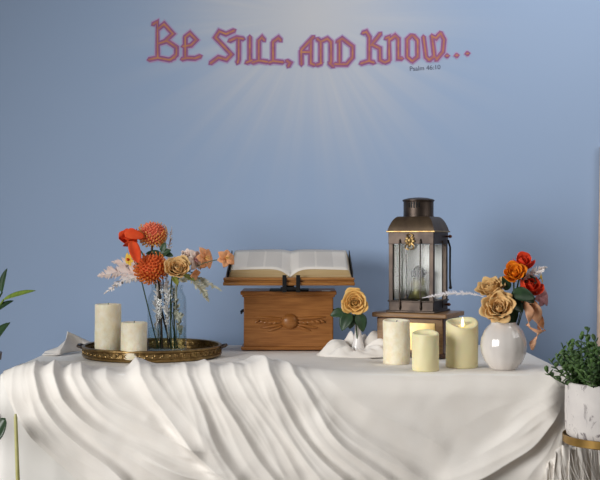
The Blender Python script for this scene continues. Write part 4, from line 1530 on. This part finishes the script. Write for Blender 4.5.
ribbon_leaf('broad peach curled petals hanging down right of the round vase', [(522, 298), (532, 305), (535, 318), (540, 330)], 2.800, 0.044, P_peach, rf_(0.014, -0.004), 5.0, 0.3)
ribbon_leaf('narrow peach petal curl hanging lowest beside the round vase', [(524, 300), (530, 312), (528, 326), (541, 332), (533, 341), (532, 350)], 2.780, 0.028, P_peach, rf_(0.017, -0.008), 9.0, 1.4)
ribbon_leaf('deep peach petal curl at the outer right of the round vase bouquet', [(527, 297), (538, 306), (540, 322), (545, 331)], 2.820, 0.024, P_deep, rf_(0.02, 0.002), 6.0, 2.2)
spray('feather_plume', 'white feathery sprig pointing right from the red blooms', [rf_(0.014, 0.012)] + [W(x, y, 2.820) for x, y in ((518, 290), (524, 280), (530, 274), (538, 271), (547, 267))], 0.016, 80, 0.0045, M_feather, 12, GB)
spray('feather_plume', 'lavender white sprig reaching left from the round vase past the lantern', [rf_(-0.014, 0.012)] + [W(x, y, 2.860) for x, y in ((492, 300), (478, 295), (466, 293), (452, 293), (438, 295), (422, 298))], 0.011, 120, 0.0022, M_lavplume, 14, GB)

# ------------------------------------------------------------------ potted plant (right)
PD = 2.56
PX, PYY = (607.5 - 300) * PD / F, PD - 3.1
zb = CAMZ - (436 - 240) * PD / F
zt = CAMZ - (381.5 - 240) * PD / F
ps = thing('plant_stand', 'brass plant stand with a round tray at the right edge of the table', 'stand', (PX, PYY, 0))
PR = 0.0995
g = G().lathe([(0, zb - 0.016), (PR + 0.003, zb - 0.016), (PR + 0.006, zb - 0.014), (PR + 0.006, zb + 0.004), (PR + 0.003, zb + 0.004), (PR + 0.003, zb - 0.002), (0, zb - 0.002)], n=64)
g.build('tray_top', mat('brushed_gold', (172, 138, 78), 0.35, 0.85, rgb2=(150, 118, 66), scale=40), ps)
g = G().lathe([(0, 0), (0.13, 0), (0.13, 0.008), (0.02, 0.016), (0.012, 0.03), (0.012, zb - 0.03), (0.02, zb - 0.016), (0, zb - 0.016)], n=40)
g.build('pedestal', _mats['brushed_gold'], ps)


def bark_mat():
    m = mat('whitewashed_birch_bark', (226, 220, 216), 0.8, rgb2=(212, 206, 204), scale=14, bump=0.35, bscale=60)
    nt = m.node_tree
    N, Lk = nt.nodes.new, nt.links.new
    b = nt.nodes['Principled BSDF']
    col = b.inputs['Base Color'].links[0].from_socket
    tc = N('ShaderNodeTexCoord'); mp = N('ShaderNodeMapping'); mp.inputs['Scale'].default_value = (1, 1, 0.55)
    Lk(tc.outputs['Object'], mp.inputs[0])
    n = N('ShaderNodeTexNoise'); n.inputs['Scale'].default_value = 34; n.inputs['Detail'].default_value = 7; n.inputs['Roughness'].default_value = 0.7
    n.inputs['Distortion'].default_value = 1.2
    Lk(mp.outputs[0], n.inputs['Vector'])
    r = N('ShaderNodeValToRGB'); r.color_ramp.elements[0].position = 0.54; r.color_ramp.elements[1].position = 0.64
    Lk(n.outputs['Fac'], r.inputs[0])
    mx = N('ShaderNodeMix'); mx.data_type = 'RGBA'
    Lk(r.outputs[0], mx.inputs[0]); Lk(col, mx.inputs[6]); mx.inputs[7].default_value = lin((128, 120, 122))
    Lk(mx.outputs[2], b.inputs['Base Color'])
    return m


pp = thing('potted_plant', 'bushy green succulent in a whitewashed bark pattern pot on the brass stand', 'plant', (PX, PYY, zb - 0.002))
ph_ = zt - zb + 0.002
G().lathe([(0, 0), (PR - 0.012, 0), (PR - 0.004, 0.006), (PR - 0.001, 0.02), (PR, 0.06), (PR, ph_ - 0.003), (PR - 0.002, ph_), (PR - 0.007, ph_), (PR - 0.008, ph_ - 0.004), (PR - 0.008, ph_ - 0.024), (0, ph_ - 0.024)], n=72,
          fn=lambda r, z, a: (r * (1 + 0.006 * math.sin(a * 5) * math.sin(z * 30)), z)).build('pot', bark_mat(), pp, sharp=60)
G().lathe([(0, ph_ - 0.0235), (PR - 0.0085, ph_ - 0.0235), (PR - 0.0085, ph_ - 0.018), (0, ph_ - 0.014)], n=40).build('soil', mat('dark_soil', (46, 38, 32), 0.95, scale=120, bump=0.6), pp)
rr = random.Random(17)
sg, fg = G(), G()
for k in range(95):
    a = rr.uniform(0, 2 * math.pi)
    r0 = rr.uniform(0.0, 0.06)
    p0 = Vector((r0 * math.cos(a), r0 * math.sin(a), ph_ - 0.018))
    sp = rr.uniform(0.02, 0.145)
    hgt = rr.uniform(0.035, 0.130) * (1.10 - 0.40 * (sp / 0.145))
    p1 = p0 + Vector((sp * math.cos(a) * 0.75, sp * math.sin(a) * 0.75, hgt))
    P = curve(p0, p1, (0.01 * math.cos(a), 0.01 * math.sin(a), -0.006), 6)
    sg.tube(P, [0.0022, 0.0021, 0.002, 0.0018, 0.0016, 0.0014, 0.001], 6)
    for q in range(16):
        f = 0.30 + 0.70 * q / 15
        x = f * 6; i = min(int(x), 5)
        p = P[i].lerp(P[i + 1], x - i)
        b = q * 2.4 + k
        d = Vector((math.cos(b), math.sin(b), rr.uniform(-0.1, 0.7) + 0.6 * (q > 13)))
        fg.leaf(p, d, (0, 0, 1), rr.uniform(0.012, 0.020), rr.uniform(0.009, 0.013), bend=-0.3, fold=0.3, tip=2.0, nu=2, nv=5, widest=0.55)
sg.build('branches', M_stem, pp)
fo = fg.build('foliage', M_jade, pp, solid=0.0012)
fo['kind'] = 'stuff'

# ------------------------------------------------------------------ plants at the left edge
lp = thing('potted_plant', 'glossy pointed leaf plant in a brown pot at the left edge of the table', 'plant', W(-30, 356, 2.75))
gp = lp.location.copy()
gp.z = 0
lp.location = gp


def lf(px, py, d=2.66):
    return W(px, py, d) - gp


pr = 0.072
zr = W(0, 353, 2.75).z
G().lathe([(0, zr - 0.15), (0.05, zr - 0.15), (0.056, zr - 0.146), (pr, zr - 0.02), (pr + 0.006, zr - 0.018), (pr + 0.008, zr), (pr, zr), (pr - 0.004, zr - 0.016), (0, zr - 0.016)], n=48).build('pot', mat('dark_brown_glaze', (62, 44, 38), 0.35), lp)
G().lathe([(0, zr - 0.015), (pr - 0.005, zr - 0.015), (0, zr - 0.008)], n=32).build('soil', _mats['dark_soil'], lp)
cn = Vector((0, 0, zr - 0.02))
leaves = [((2, 293), (5, 268), 0.028, M_darkgloss, (-8, 330)), ((3, 300), (34.5, 288), 0.022, M_gloss, (-14, 330)), ((-8, 315), (12, 299), 0.030, M_darkgloss, (-16, 335)),
          ((-10, 350), (7.5, 321), 0.052, M_darkgloss, (-18, 350)), ((-30, 300), (-45, 262), 0.04, M_gloss, (-30, 335)), ((-44, 320), (-72, 300), 0.04, M_darkgloss, (-38, 335)), ((-25, 290), (-18, 250), 0.034, M_gloss, (-26, 335))]
for (b, e, wd, m, stp) in leaves:
    g = G()
    B, E = lf(*b), lf(*e)
    d = E - B
    g.leaf(B, d, (-0.5, -0.55, 0.75), d.length, wd, bend=0.10, fold=0.35, nu=6, nv=12, widest=0.45)
    g.tube(curve(cn, B + d * 0.02, (0, 0, 0.01)), 0.002, 6)
    g.build('leaf', m, lp, solid=0.0008)
# wooden pedestal under that pot
pd = thing('pedestal', 'round dark pedestal carrying the glossy leaf plant at the left', 'stand', (gp.x, gp.y, 0))
G().lathe([(0, 0), (0.11, 0), (0.11, 0.015), (0.03, 0.03), (0.022, 0.06), (0.022, zr - 0.19), (0.05, zr - 0.17), (0.085, zr - 0.168), (0.085, zr - 0.151), (0, zr - 0.151)], n=40).build('pedestal_column', M_mahog, pd)

fp = thing('floor_plant', 'upright pale green stalk with dark leaves rising before the lower left tablecloth', 'plant', (W(16, 480, 2.58).x - 0.045, 2.58 - 3.1, 0))
fl = fp.location.copy()
zs = 0.30
G().lathe([(0, 0), (0.08, 0), (0.085, 0.01), (0.10, zs - 0.02), (0.104, zs), (0.096, zs), (0.094, zs - 0.02), (0, zs - 0.02)], n=48).build('pot', _mats['dark_brown_glaze'], fp)
G().lathe([(0, zs - 0.0195), (0.093, zs - 0.0195), (0, zs - 0.012)], n=32).build('soil', _mats['dark_soil'], fp)
a_ = W(18.5, 500, 2.58) - fl; b_ = W(15.5, 414, 2.58) - fl
g = G(); g.tube([Vector((a_.x + 0.002, a_.y, zs - 0.02)), a_, a_.lerp(b_, 0.5), a_.lerp(b_, 0.96), b_], [0.006, 0.0052, 0.0048, 0.0042, 0.0025], 12)
g.build('stalk', mat('pale_green_stalk', (196, 192, 134), 0.5, rgb2=(178, 174, 112), scale=30), fp)
for (b, e, wd) in (((-8, 440), (4, 418), 0.05), ((-40, 430), (-60, 400), 0.05)):
    g = G()
    B, E = W(b[0], b[1], 2.6) - fl, W(e[0], e[1], 2.6) - fl
    g.leaf(B, E - B, (-0.3, -1, 0.3), (E - B).length, wd, bend=0.1, fold=0.3, tip=2.0, nu=6, nv=10)
    g.tube(curve((-0.02, 0, zs - 0.02), B + (E - B) * 0.03), 0.002, 6)
    g.build('leaf', M_darkgloss, fp, solid=0.0008)
